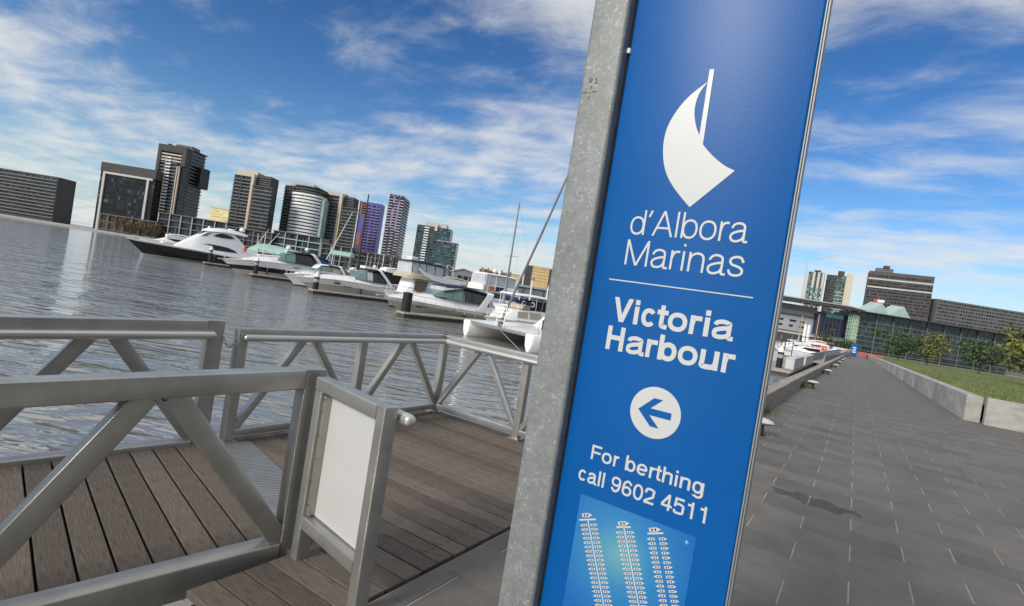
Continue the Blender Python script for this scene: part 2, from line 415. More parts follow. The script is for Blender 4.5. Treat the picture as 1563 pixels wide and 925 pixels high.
# local axes: +x across to the far side, +y is up the ramp's outward direction turned below
gw.rotation_euler = (0, 0, math.atan2(.230, -.973)); SL = .057
GL, GW_ = 9.0, 1.92
# in local axes the outward direction (-.230,-.973) is +y
def g(x, t, z=0): return Vector((x, t, z - SL * t))
def grail(x, inw):
    s = .122
    def P(t, z): return g(x, t, z)
    n = 6; bl = GL / n
    b = MB(); b.bar(P(s / 2 + .001, .990), P(GL, .990), s, .108, .006); b.build('top_rail', M_STEEL, gw, smooth=35)
    b = MB(); c = Vector((inw * (s / 2 + .028), 0, -.066)); b.tube([P(.03, .995) + c, P(.04, .995) + c, P(GL, .995) + c], .033, 14); b.ball(P(.032, .995) + c, .033, 14); b.build('handrail', M_TUBE, gw, smooth=50)
    for i in range(n + 1):
        b = MB(); t = i * bl
        b.bar(P(t, -.14), P(t, 1.044 if i == 0 else .935), s, s, .006, (0, 1, 0)); b.build('post', M_STEEL, gw, smooth=35)
    for i in range(n):
        a = i * bl
        for t0, t1 in ((a + .035, a + bl / 2 - .055), (a + bl - .035, a + bl / 2 + .055)):
            b = MB(); b.bar(P(t0, .02), P(t1, .945), s * .86, s * .86, .01, (1, 0, 0)); b.build('brace', M_STEEL, gw, smooth=35)
    b = MB(); b.bar(P(.062, -.035), P(GL, -.035), s + .006, .17, .010); b.build('side_beam', M_STEEL, gw, smooth=35)
    for i in range(n):      # weld beads where the braces meet the rails
        b = MB(); t = i * bl
        for (tt, zz) in ((t + .075, .055), (t + bl - .075, .055), (t + bl / 2 - .06, .934), (t + bl / 2 + .06, .934)):
            b.tube([P(tt - .05, zz) + Vector((-s * .43, 0, 0)), P(tt + .05, zz) + Vector((-s * .43, 0, 0))], .005, 5)
        o = b.build('weld_beads', M_STEEL, gw); o['kind'] = 'stuff'
grail(0, 1); grail(GW_, -1)
t = .03; kk = 0
while t < GL:
    s_ = plank(gw, 'gangway_board', GW_ - .116, .140, .03, M_GPLANK, (.058, t, .018 - SL * t + random.uniform(-.001, .001)))
    s_.rotation_euler = (-math.atan(SL), 0, 0); t += .1525
b = MB(); b.bar(g(.05, .02, -.06), g(.05, GL, -.06), .06, .06); b.bar(g(GW_ - .05, .02, -.06), g(GW_ - .05, GL, -.06), .06, .06); b.build('board_bearer', M_DARK, gw, smooth=0)
b = MB(); b.loft([[(.07, t, z - SL * t), (GW_ - .07, t, z - SL * t), (GW_ - .07, t, z - .01 - SL * t), (.07, t, z - .01 - SL * t)] for t, z in ((.05, -.095), (GL, -.095))]); b.build('gap_backing', M_DARK, gw, smooth=0)  # dark sheet added so the gaps between the boards look dark
# ribbed plate bridging gangway and deck
tp = thing('tread_plate', 'grey ribbed metal plate bridging the gangway and the timber deck', 'ramp plate', (-2.60, 2.065, 0), math.atan2(.230, -.973))
b = MB(); b.loft([[(.08, .02, z + .022), (1.84, .02, z + .022), (1.84, -.40, z), (.08, -.40, z)] for z in (.006, .012)]); b.build('plate', M_TREAD, tp, smooth=0)
b = MB()
for i in range(58):
    x = .10 + i * .030
    b.face([(x, .015, .0345), (x + .012, .015, .0345), (x + .012, -.395, .0125), (x, -.395, .0125)])
    b.face([(x - .004, .015, .0341), (x, .015, .0345), (x, -.395, .0125), (x - .004, -.395, .0121)])
o = b.build('ribs', M_STEEL, tp, smooth=0); o['kind'] = 'stuff'
# chain across the gap between the two railings
ch = thing('safety_chain', 'short sagging steel chain between the gangway rail and the deck railing', 'chain', (-4.40, 2.50, .93))
a0, a1 = Vector((0.03, .03, 0)), Vector((.03, .17, .01))
n = 9
for i in range(n):
    f = (i + .5) / n; p = a0.lerp(a1, f) + Vector((0, 0, -.10 * math.sin(PI * f)))
    f2 = f + .02; q = a0.lerp(a1, f2) + Vector((0, 0, -.10 * math.sin(PI * f2)))
    dd = (q - p).normalized(); sx = dd.cross(Vector((1, 0, 0))).normalized() if i % 2 else Vector((1, 0, 0))
    b = MB(); b.tube([p + dd * (.017 * math.cos(2 * PI * k / 10)) + sx * (.008 * math.sin(2 * PI * k / 10)) for k in range(11)], .0028, 5, cap=False); b.build('link', M_STEEL, ch)

# ------------------------------------------------------------------ framed white board on the deck side of the gangway
bd = thing('framed_board', 'galvanised frame holding a blank white board beside the gangway mouth', 'board', (-2.475, 2.045, 0), -rad(10.7))
BWd, S2 = .685, .072
b = MB(); b.bar((S2 / 2, 0, 0), (S2 / 2, 0, 1.02 - S2), S2, .078, .008, (0, 1, 0)); b.build('frame_post', M_STEEL, bd, smooth=35)
b = MB(); b.bar((BWd - S2 / 2, 0, 0), (BWd - S2 / 2, 0, 1.02), S2, .078, .008, (0, 1, 0)); b.build('frame_post', M_STEEL, bd, smooth=35)
b = MB(); b.bar((0, 0, 1.02 - S2 / 2), (BWd - S2 - .001, 0, 1.02 - S2 / 2), .078, S2, .008); b.build('frame_rail', M_STEEL, bd, smooth=35)
b = MB(); b.bar((S2 + .001, 0, .215), (BWd - S2 - .001, 0, .220), .074, S2, .008); b.build('frame_rail', M_STEEL, bd, smooth=35)
b = MB(); b.box(S2 + .03, BWd - S2 - .006, .016, .026, .262, .93); b.build('white_board', M_WHITE_PANEL, bd, smooth=0)
b = MB(); b.box(S2 + .001, S2 + .03, -.02, .03, .262, .932, c=.003); b.build('glazing_channel', M_STEEL, bd, smooth=0)
b = MB()
for z in (.32, .45, .58, .71, .84, .91): b.lathe([(.0045, 0), (.003, .003), (.0001, .0035)], (0, 0, 0), 6); b.v[-18:] = [(S2 + .015 + x, -.0205 - zz, z + yy) for x, yy, zz in b.v[-18:]]
o = b.build('rivets', M_DARK, bd, smooth=0); o['kind'] = 'stuff'
b = MB(); b.tube([(.02, .083, .965), (BWd + .015, .083, .965), (BWd + .035, .083, .965), (BWd + .042, .083, .965)], .031, 14); b.lathe([(.031, 0), (.027, .012), (.016, .022), (.001, .026)], (0, 0, 0), 14)
b.v[-56:] = [(BWd + .0415 + z, .083 + x, .965 + y) for x, y, z in b.v[-56:]]
b.build('handrail', M_TUBE, bd, smooth=50)

# ------------------------------------------------------------------ the marina sign
SY0 = 1.60
sg = thing('marina_sign', 'tall blue marina sign with white sail emblem and lettering on a galvanised post', 'sign', (-.55, SY0, 0))
def sgp(x, z): return (x + .55, z)
b = MB(); b.loft([rrect(-.870 + .55, -.742 + .55, -.04, .10, .013, z, 4) for z in (0, 2.9)]); post = b.build('post', M_ZINC, sg, smooth=40)
b = MB(); b.box(-.7415 + .55, -.7362 + .55, .001, .06, .28, 2.88); b.build('gap_shade_strip', M_GAP, sg, smooth=0)  # strip filling the gap, its shade put into the colour
b = MB(); b.loft([rrect(-.736 + .55, -.1975 + .55, 0, .055, .006, z, 3) for z in (.30, 2.86)]); b.build('panel', M_BLUE, sg, smooth=40)
b = MB(); b.box(-.197 + .55, -.1925 + .55, -.0015, .058, .30, 2.86, c=.0015); b.box(-.1915 + .55, -.188 + .55, .006, .050, .30, 2.86); b.build('edge_trim', M_CHROME, sg, smooth=0)
b = MB(); b.lathe([(.009, 0), (.009, .012), (.007, .016), (.0005, .017)], (-.738 + .55, -.002, 2.462), 12); b.build('bracket', M_WHITE_PAINT, sg)
b = MB()
for z in (.72, .98, 1.24, 1.5, 1.76, 2.02, 2.28): b.box(-.1882 + .55, -.186 + .55, .020, .032, z, z + .012)
o = b.build('trim_rivets', M_CHROME, sg, smooth=0); o['kind'] = 'stuff'
FRONT = -.0012
def flat(name, polys, m, y=FRONT, label=None, parent=None):
    """print on the panel: thin outline sheets"""
    b = MB()
    for i, P in enumerate(polys):
        bm = bmesh.new(); vs = [bm.verts.new((x + .55, y - i * .00006, z)) for x, z in P]; f = bm.faces.new(vs); f.normal_update()
        bmesh.ops.triangulate(bm, faces=[f]); bm.verts.index_update()
        b.mesh([tuple(v.co) for v in bm.verts], [tuple(v.index for v in f.verts) for f in bm.faces]); bm.free()
    return b.build(name, m, parent or sg, smooth=0, label=label)
def cr(P, n=7, closed=False):
    R = []; k = len(P); rng = range(k if closed else k - 1)
    for i in rng:
        if closed: a, b_, c, d = P[i - 1], P[i], P[(i + 1) % k], P[(i + 2) % k]
        else: a, b_, c, d = P[max(i - 1, 0)], P[i], P[i + 1], P[min(i + 2, k - 1)]
        for j in range(n):
            t = j / n
            R.append(tuple(.5 * (2 * b_[q] + (c[q] - a[q]) * t + (2 * a[q] - 5 * b_[q] + 4 * c[q] - d[q]) * t * t + (3 * b_[q] - a[q] - 3 * c[q] + d[q]) * t ** 3) for q in (0, 1)))
    if not closed: R.append(tuple(P[-1]))
    return R
outer = [(-.4716, 2.3531), (-.4961, 2.3347), (-.5245, 2.3085), (-.5492, 2.2744), (-.5690, 2.2305), (-.5755, 2.1915), (-.5734, 2.152), (-.5646, 2.1126), (-.5506, 2.0791), (-.5282, 2.0462), (-.5014, 2.0165), (-.4659, 1.9823)]
right = [(-.3572, 2.0914), (-.3860, 2.1050), (-.4156, 2.1264), (-.4390, 2.1475), (-.4588, 2.1689)]
inner = [(-.472, 2.1946), (-.4861, 2.2221), (-.4960, 2.2554), (-.4985, 2.283), (-.4944, 2.3127), (-.4854, 2.334)]
flat('sail_emblem', [cr(outer, 5) + cr(right, 5) + cr(inner, 5), [(-.4735, 2.3888), (-.4607, 2.3886), (-.4577, 2.1680), (-.4722, 2.1944)]], M_LETTER)

# lettering drawn as pen strokes in the manner of a plain grotesque
ADV = {"'": .23, 'A': .667, 'l': .222, 'd': .556, 'b': .556, 'o': .556, 'r': .333, 'a': .556, 'M': .833, 'i': .222, 'n': .556, 's': .5, 'V': .64, 'c': .5, 't': .278, 'H': .722, 'u': .556, 'F': .585, 'e': .556, 'h': .556, 'g': .556, ' ': .278}
def glyph(ch, w, bold):
    w = w * (.84 if bold and ch in 'ae' else .93 if bold and ch in 'cort' else 1); A = ADV.get(ch, .556) + (.055 if bold and ch in 'irtlou hab' else 0); h = w / 2; X = .523; C = .718; l = (.05 if not bold else .035); r = A - l
    def ell(cx, cy, rx, ry, a0, a1, n=28):
        R = []
        for k in range(n + 1):
            a = rad(a0 + (a1 - a0) * k / n); c_, s_ = math.cos(a), math.sin(a); e = .9
            R.append((cx + rx * math.copysign(abs(c_) ** e, c_), cy + ry * math.copysign(abs(s_) ** e, s_)))
        return R
    m = (l + r) / 2; S = []
    O = lambda l_, r_: ell((l_ + r_) / 2, X / 2, (r_ - l_) / 2 - h, X / 2 - h + .008, 0, 360, 36)
    if ch == 'o': S = [O(l - .012, r + .012)]
    elif ch == 'd': S = [O(l - .012, r - h * .6), [(r - h, 0), (r - h, C)]]
    elif ch == 'b': S = [O(l + h * .6, r + .012), [(l + h, 0), (l + h, C)]]
    elif ch == 'g': S = [O(l - .012, r - h * .6), cr([(r - h, X), (r - h, .2), (r - h, -.03), (r - h - .05, -.125), (m, -.215 + h), (l + .07, -.15 + h), (l + h, -.08)])]
    elif ch == 'a': S = [cr([(l + h + .005, X * .70), (l + .10, X - h - .03), (m - .01, X - h + .008), (r - .11, X - h - .03), (r - .06 - h * .6, X * .70), (r - .06 - h * .6, .14), (r - .05 - h * .5, h * .9), (r + .035, h * .8)]),
                         cr([(r - .06 - h * .6, X * .60), (m, X * .555), (l + .06 + h * .4, X * .43), (l + h - .005, X * .27), (l + .06 + h * .5, h + .012), (m - .03, h - .006), (r - .13, h + .05), (r - .06 - h * .6, X * .36)])]
    elif ch == 'r': S = [[(l + .015 + h, 0), (l + .015 + h, X)], cr([(l + .015 + h, X * .52), (l + .05 + h, X * .78), (l + .13 + h * .6, X - h - .008), (r + .03, X - h)])]
    elif ch == 'n': S = [[(l + .01 + h, 0), (l + .01 + h, X)], cr([(l + .01 + h, X * .55), (l + .06 + h, X * .82), (m + .02, X - h + .008), (r - .06 - h * .3, X * .84), (r - .01 - h, X * .58), (r - .01 - h, .2), (r - .01 - h, 0)])]
    elif ch == 'h': S = [[(l + .01 + h, 0), (l + .01 + h, C)], cr([(l + .01 + h, X * .55), (l + .06 + h, X * .82), (m + .02, X - h + .008), (r - .06 - h * .3, X * .84), (r - .01 - h, X * .58), (r - .01 - h, .2), (r - .01 - h, 0)])]
    elif ch == 'u': S = [[(r - .01 - h, 0), (r - .01 - h, X)], cr([(r - .01 - h, X * .45), (r - .06 - h, X * .18), (m - .02, h - .008), (l + .06 + h * .3, X * .16), (l + .01 + h, X * .42), (l + .01 + h, X * .7), (l + .01 + h, X)])]
    elif ch == 's': S = [cr([(r - h * .8, X * .70), (r - .09, X - h - .02), (m, X - h + .008), (l + .08, X - h - .03), (l + h + .01, X * .73), (l + .09, X * .575), (m, X * .51), (r - .08, X * .42), (r - h, X * .27), (r - .07, h + .03), (m, h - .008), (l + .07, h + .03), (l + h * .7, X * .31)])]
    elif ch == 'c': S = [ell(m + .01, X / 2, (r - l) / 2 - h + .012, X / 2 - h + .008, 38, 322)]
    elif ch == 'e': S = [ell(m, X / 2, (r - l) / 2 - h + .012, X / 2 - h + .008, 0, 318), [(l + .02, X / 2 + .0), (r - h * .4, X / 2)]]
    elif ch == 't': S = [cr([(m - .005, X + .15), (m - .005, .3), (m - .005, .13), (m + .03, h + .012), (r + .045, h - .006)]), [(l - .03, X - h * .8), (r + .04, X - h * .8)]]
    elif ch == 'i': S = [[(m, 0), (m, X)], [(m, C - w * 1.05), (m, C)]]
    elif ch == 'l': S = [[(m, 0), (m, C)]]
    elif ch == "'": S = [[(m + .035, C), (m - .045, C - .19)]]
    elif ch == 'A': S = [[(.015 + h, 0), (A / 2, C)], [(A - .015 - h, 0), (A / 2, C)], [(A * .25, .235), (A * .75, .235)]]
    elif ch == 'V': S = [[(.01 + h, C), (A / 2, .0)], [(A - .01 - h, C), (A / 2, .0)]]
    elif ch == 'M': S = [[(.075 + h, 0), (.075 + h, C)], [(A - .075 - h, 0), (A - .075 - h, C)], [(.075 + h, C), (A / 2, 0)], [(A - .075 - h, C), (A / 2, 0)]]
    elif ch == 'H': S = [[(.075 + h, 0), (.075 + h, C)], [(A - .075 - h, 0), (A - .075 - h, C)], [(.08 + h, .38), (A - .08 - h, .38)]]
    elif ch == 'F': S = [[(.08 + h, 0), (.08 + h, C)], [(.08, C - h), (A - .02, C - h)], [(.08, .365), (A - .06, .365)]]
    elif ch == '0': S = [ell(A / 2, C / 2, A / 2 - .04 - h, C / 2 - h + .006, 0, 360, 36)]
    elif ch == '6': S = [ell(A / 2, .225, A / 2 - .04 - h, .225 - h + .006, 0, 360, 32), cr([(A - .055 - h * .5, C * .745), (A * .68, C - h - .02), (A * .5, C - h + .006), (.12 + h * .5, C * .80), (.045 + h, C * .5), (.045 + h, C * .32)])]
    elif ch == '9': S = [ell(A / 2, C - .225, A / 2 - .04 - h, .225 - h + .006, 0, 360, 32), cr([(.055 + h * .5, C * .255), (A * .32, h + .02), (A * .5, h - .006), (A - .12 - h * .5, C * .20), (A - .045 - h, C * .5), (A - .045 - h, C * .68)])]
    elif ch == '2': S = [cr([(.045 + h, C * .66), (.10 + h * .4, C * .87), (A * .48, C - h + .004), (A - .09, C * .86), (A - .055 - h, C * .68), (A - .12, C * .48), (A * .45, C * .31), (.10, C * .15), (.06 + h * .6, h)]), [(.04, h), (A - .04, h)]]
    elif ch == '4': S = [[(A * .665, 0), (A * .665, C)], [(A * .665, C - h * .3), (.05, .225)], [(.03, .205), (A - .03, .205)]]
    elif ch == '5': S = [[(A - .07, C - h), (.12, C - h)], [(.125 + h * .2, C), (.085 + h * .3, C * .43)], cr([(.09 + h * .2, C * .50), (A * .30, C * .60), (A * .52, C * .625), (A - .1, C * .54), (A - .045 - h, C * .33), (A - .11, C * .12), (A * .48, h - .004), (.10 + h * .3, C * .09), (.045 + h * .7, C * .25)])]
    elif ch == '1': S = [[(A * .56, 0), (A * .56, C)], [(A * .56, C * .79), (.10, C * .79)]]
    return S, A, w
def stroke(P, h):
    """outline quads of a pen stroke"""
    n = len(P); closed = n > 3 and math.hypot(P[0][0] - P[-1][0], P[0][1] - P[-1][1]) < 1e-5
    Lf, Rt = [], []
    for i in range(n):
        a = P[i - 1] if i else (P[-2] if closed else P[0]); c = P[i + 1] if i < n - 1 else (P[1] if closed else P[-1])
        dx, dy = c[0] - a[0], c[1] - a[1]; q = math.hypot(dx, dy) or 1
        Lf.append((P[i][0] - dy / q * h, P[i][1] + dx / q * h)); Rt.append((P[i][0] + dy / q * h, P[i][1] - dx / q * h))
    return [(Rt[i], Rt[i + 1], Lf[i + 1], Lf[i]) for i in range(n - 1)]
def line_of_text(s, x0, x1, z, cap, w, bold=False, label=None, track=0.0):
    pen, quads, k = 0, [], 0; lo, hi = 9e9, -9e9
    for ch in s:
        S, A, w_ = glyph(ch, w, bold)
        for st in S:
            k += 1
            if ch in "AVM" and len(st) == 2:      # diagonals keep flat ends on the baseline and cap line
                (xa, ya), (xb, yb) = st; dx, dy = xb - xa, yb - ya; hw = w_ / 2 * math.hypot(dx, dy) / max(abs(dy), 1e-6) if abs(dy) > .3 else None
                if hw and abs(dx) > .01: Q = [((xa - hw, ya), (xa + hw, ya), (xb + hw, yb), (xb - hw, yb))]
                else: Q = stroke(st, w_ / 2 * (.92 if abs(dy) < .01 else 1))
            else: Q = stroke(st, w_ / 2)
            for q in Q:
                q = [(x + pen, y) for x, y in q]; lo = min(lo, min(p[0] for p in q)); hi = max(hi, max(p[0] for p in q)); quads.append((q, k))
        pen += A + track
    sx, sz = (x1 - x0) / (hi - lo), cap / .718
    b = MB()
    for q, k in quads: b.face([(x0 + (x - lo) * sx + .55, FRONT - .00005 * (k % 9) - .00012 * (k // 9 % 2), z + y * sz) for x, y in q])
    return b.build('lettering', M_LETTER, sg, smooth=0, label=label)
line_of_text("d'Albora", -.6374, -.2935, 1.8905, .0765, .062, track=-.022, label="thin white word d'Albora")
line_of_text("Marinas", -.6378, -.2910, 1.7950, .0785, .062, track=-.022, label='thin white word Marinas')
line_of_text("Victoria", -.6492, -.2890, 1.6168, .0748, .142, True, label='bold white word Victoria')
line_of_text("Harbour", -.6546, -.2736, 1.5268, .0742, .142, True, label='bold white word Harbour')
line_of_text("For berthing", -.6434, -.2985, 1.1793, .0455, .105, track=-.012, label='white words For berthing')
line_of_text("call 9602 4511", -.6743, -.2815, 1.1045, .0465, .105, track=-.008, label='white telephone line call 9602 4511')
flat('dividing_line', [[(-.6790, 1.7424), (-.2550, 1.7414), (-.2550, 1.7445), (-.6790, 1.7461)]], M_LETTER)
cx, cz, R_ = -.4680, 1.3700, .0757
circ = flat('arrow_disc', [[(cx + R_ * math.cos(k * PI / 32), cz + R_ * math.sin(k * PI / 32)) for k in range(64)]], M_LETTER)
flat('arrow', [[(-.5191, 1.3698), (-.4763, 1.4120), (-.4500, 1.4120), (-.4835, 1.3800), (-.4198, 1.3800), (-.4198, 1.3597), (-.4835, 1.3597), (-.4500, 1.3277), (-.4763, 1.3277)]], M_BLUE, FRONT - .0012)
# printed plan of the berths: three jetties with boats on a blue-green ground
def map_material():
    m = bpy.data.materials.new('printed_plan'); m.use_nodes = True; t = m.node_tree; p = t.nodes['Principled BSDF']; p.inputs['Roughness'].default_value = .35
    co = t.nodes.new('ShaderNodeTexCoord'); su = t.nodes.new('ShaderNodeVectorMath'); su.operation = 'SUBTRACT'; t.links.new(co.outputs['Object'], su.inputs[0]); su.inputs[1].default_value = (-.51 + .55, 0, .925)
    le = t.nodes.new('ShaderNodeVectorMath'); le.operation = 'LENGTH'; t.links.new(su.outputs[0], le.inputs[0])
    r = t.nodes.new('ShaderNodeValToRGB'); t.links.new(le.outputs['Value'], r.inputs[0]); e = r.color_ramp.elements
    e[0].position = 0; e[0].color = (.13, .38, .43, 1); e[1].position = .23; e[1].color = (.004, .13, .44, 1); n = e.new(.10); n.color = (.03, .22, .48, 1)
    t.links.new(r.outputs[0], p.inputs['Base Color']); return m
mapo = flat('berth_plan', [[(-.6562, .62), (-.2975, .62), (-.2975, 1.0604), (-.6562, 1.0643)]], map_material(), FRONT)
pl_w, pl_d = [], []
def pboat(x, z, L_, Wd, sgn, tilt):
    c_, s_ = math.cos(tilt), math.sin(tilt)
    def T(a, b_): return (x + (a * c_ - b_ * s_) * sgn, z + (a * s_ + b_ * c_))
    h = Wd / 2
    pl_w.append([T(-L_ / 2, -h * .85), T(L_ * .12, -h), T(L_ / 2, 0), T(L_ * .12, h), T(-L_ / 2, h * .85)])
    for a in (-.26, .02): pl_d.append([T(a * L_ - L_ * .06, -h * .55), T(a * L_ + L_ * .07, -h * .55), T(a * L_ + L_ * .07, h * .55), T(a * L_ - L_ * .06, h * .55)])
for hx, hz, bl_, br_, st, sb in (((-.6238), 1.0065, (-.6472, .9830), (-.5937, 1.0040), (-.6192, .9920), (-.5832, .9041)), (-.5057, 1.0235, (-.5264, 1.0046), (-.4830, 1.0205), (-.5037, 1.0120), (-.4781, .948)), (-.4122, 1.0395, (-.4316, 1.0205), (-.3874, 1.0385), (-.408, 1.0290), (-.3897, .9815))):
    tl = math.atan2(br_[1] - bl_[1], br_[0] - bl_[0])
    pboat(hx, hz, .036, .0125, 1, tl)
    def bar2(p, q, wd):
        d = (q[0] - p[0], q[1] - p[1]); L_ = math.hypot(*d); n_ = (-d[1] / L_ * wd / 2, d[0] / L_ * wd / 2)
        pl_w.append([(p[0] - n_[0], p[1] - n_[1]), (q[0] - n_[0], q[1] - n_[1]), (q[0] + n_[0], q[1] + n_[1]), (p[0] + n_[0], p[1] + n_[1])])
    bar2(bl_, br_, .0050)
    d = ((sb[0] - st[0]), (sb[1] - st[1])); q = math.hypot(*d); d = (d[0] / q, d[1] / q)
    bar2(st, (st[0] + d[0] * .32, st[1] + d[1] * .32), .0042)
    for k in range(23):
        t = .0145 + k * .0129; c0 = (st[0] + d[0] * t, st[1] + d[1] * t); a0 = (-d[1], d[0])
        for s_ in (-1, 1):
            pboat(c0[0] + a0[0] * .0185 * s_, c0[1] + a0[1] * .0185 * s_, .025, .0080, s_, tl * s_)
pl_w = [P for P in pl_w if all(.625 < z and -.65 < x < -.30 for x, z in P)]; pl_d = [P for P in pl_d if all(.625 < z and -.65 < x < -.30 for x, z in P)]
def flat2(name, polys, m, y):
    b = MB()
    for P in polys: b.face([(x + .55, y, z) for x, z in P])
    o = b.build(name, m, mapo, smooth=0); o['kind'] = 'stuff'
flat2('plan_boats', pl_w, M_LETTER, FRONT - .0006); flat2('plan_boat_cabins', pl_d, M_INK, FRONT - .0011)
sx_, sz_ = -.3205, 1.0376
flat2('plan_star', [[(sx_ + (.0085 if k % 2 == 0 else .0022) * math.cos(k * PI / 4), sz_ + (.0085 if k % 2 == 0 else .0022) * math.sin(k * PI / 4)) for k in range(8)]], mat('pale_blue_print', (.35, .58, .75), .4), FRONT - .0006)
# pen mark R1 and cross on the post
b = MB(); yq = -.0412
def pen(P, wd=.0016):
    for q in stroke(P, wd / 2): b.face([(x + .55, yq, z) for x, z in q])
ox, oz = -.8415, 2.3575
pen(cr([(ox, oz), (ox + .003, oz + .008), (ox + .005, oz + .016)], 4)); pen(cr([(ox + .001, oz + .012), (ox + .006, oz + .018), (ox + .012, oz + .015), (ox + .010, oz + .009), (ox + .004, oz + .007), (ox + .014, oz + .001)], 4))
pen([(ox + .022, oz + .013), (ox + .027, oz + .016), (ox + .027, oz)]); pen([(ox + .021, oz), (ox + .033, oz)])
cx, cz = -.8305, 2.3293
pen([(cx - .026, cz), (cx - .009, cz)]); pen([(cx + .008, cz + .001), (cx + .026, cz + .001)]); pen([(cx + .001, cz + .011), (cx + .003, cz + .024)]); pen([(cx - .003, cz - .024), (cx, cz - .010)]); pen([(cx - .001, cz), (cx + .002, cz)], .003)
b.build('pen_mark', M_INK, post, smooth=0)
# ------------------------------------------------------------------ marina
M_PILE = mat('black_pile_sleeve', (.012, .012, .013), .7, 0, .25, 2)
M_CONE = mat('white_pile_cap', (.78, .78, .77), .4, 0, .06, 2)
M_BAND = mat('faded_reflective_band', (.34, .35, .34), .4, 0, .2, 2)
M_STRIP = mat('pale_rubbing_strip', (.42, .39, .33), .8, 0, .3, 2)
M_PONT = mat('pontoon_concrete', (.34, .31, .27), .85, 0, .2, 1.2, bump=.2, bs=10)
M_PDARK = mat('pontoon_float', (.05, .048, .045), .8, 0, .3, 1.5)
M_GEL = mat('white_gelcoat', (.86, .86, .84), .22, 0, .03, .6)
M_GREYH = mat('grey_gelcoat', (.46, .44, .40), .25, 0, .06, .6)
M_BLACKH = mat('black_gelcoat', (.010, .010, .012), .15, 0, .1, .5)
M_NAVYH = mat('navy_gelcoat', (.010, .012, .028), .18, 0, .1, .5)
M_BOOT = mat('dark_antifoul', (.05, .045, .04), .6, 0, .2, 1)
M_GLASS = mat('dark_tinted_glass', (.018, .02, .024), .08, 0, .3, .8)
M_TEAL = mat('pale_green_screen_glass', (.13, .21, .20), .10, 0, .15, .8)
M_CLEAR = mat('clear_vinyl_curtain', (.50, .52, .54), .18, 0, .15, 1.5)
M_NAVYC = mat('navy_canvas', (.014, .018, .055), .75, 0, .15, 3, bump=.3, bs=9)
M_BLACKC = mat('black_canvas', (.012, .012, .014), .8, 0, .15, 3, bump=.3, bs=9)
M_BEIGE = mat('beige_canvas', (.48, .41, .31), .8, 0, .15, 2, bump=.3, bs=9)
M_DECKG = mat('boat_deck', (.62, .61, .58), .6, 0, .08, 1.5)
M_INOX = mat('stainless_tube', (.55, .55, .55), .25, .8, .05, 3)
M_RAILW = mat('bright_rail', (.70, .70, .70), .3, .3, .05, 3)
M_MAST = mat('grey_spar', (.30, .30, .30), .45, .3, .1, 2)
M_CURT = mat('brown_curtained_glass', (.16, .115, .075), .3, 0, .35, 3)
M_RED = mat('orange_buoy', (.60, .12, .05), .5)
M_BLUEC = mat('blue_canvas', (.02, .09, .28), .75, 0, .15, 3, bump=.3, bs=9)
M_TEAK = mat('teak', (.22, .14, .08), .7, 0, .2, 4)
M_FENDER = mat('navy_fender', (.02, .025, .09), .5)
AFT = Vector((.244, .970, 0)); OUT = Vector((-.970, .244, 0)); HEAD = math.atan2(.970, .244)
# mooring piles at the ends of the finger pontoons
def pile(loc, h, r, label, group='black mooring piles with white caps', capped=True):
    t = thing('mooring_pile', label, 'mooring pile', loc, 0, group)
    b = MB(); b.lathe([(r, -1.5), (r, h)], n=14); b.build('pile_sleeve', M_PILE, t, smooth=50)
    if capped:
        b = MB(); b.lathe([(r * 1.12, h), (r * 1.12, h + .10), (r * .9, h + .22), (.01, h + .62)], n=14); b.build('cone_cap', M_CONE, t, smooth=30)
        b = MB(); b.lathe([(r + .006, h - .50), (r + .006, h - .18)], n=14); b.build('reflective_band', M_BAND, t, smooth=50)
    else:
        b = MB(); b.lathe([(r * 1.04, h), (r * 1.04, h + .05), (r * .3, h + .10), (.01, h + .11)], n=14); b.build('flat_cap', M_PDARK, t, smooth=30)
    return t
pile((-83.2, 44.4, WATER_Z), 2.35, .26, 'white capped black pile before the black hulled yacht amidships')
pile((-96.5, 47.2, WATER_Z), 2.2, .30, 'farthest white capped pile against the middle of the black hull')
pile((-62.9, 39.3, WATER_Z), 2.0, .25, 'white capped pile standing in front of the navy striped cruiser')
pile((-44.3, 34.0, WATER_Z), 1.62, .27, 'pile with white band in front of the small white runabout')
pile((-28.5, 30.1, WATER_Z), 1.80, .36, 'thick plain black pile before the bow of the cruiser with navy canopy', capped=False)
# pontoons
def pontoon(name, p, ln, wd, along, label, top=.42):
    t = thing(name, label, 'pontoon', (p[0], p[1], WATER_Z), math.atan2(along.y, along.x), 'floating finger pontoons')
    b = MB(); b.box(0, ln, -wd / 2, wd / 2, top - .14, top, c=.02); b.build('walkway', M_PONT, t, smooth=35)
    b = MB(); b.box(.05, ln - .05, -wd / 2 + .06, wd / 2 - .06, -.4, top - .141); b.build('float', M_PDARK, t, smooth=0)
    b = MB(); b.box(.3, ln, -wd / 2 - .05, -wd / 2 - .002, top - .12, top - .03); b.build('fender_strip', M_STRIP, t, smooth=0)
    for k in range(int(ln // 4)):
        b = MB(); b.bar((2 + k * 4, -wd / 2 + .15, top + .07), (2.35 + k * 4, -wd / 2 + .15, top + .07), .04, .04, .01); b.bar((2.1 + k * 4, -wd / 2 + .15, top), (2.1 + k * 4, -wd / 2 + .15, top + .06), .03, .03); b.bar((2.25 + k * 4, -wd / 2 + .15, top), (2.25 + k * 4, -wd / 2 + .15, top + .06), .03, .03); b.build('cleat', M_INOX, t, smooth=0)
    return t
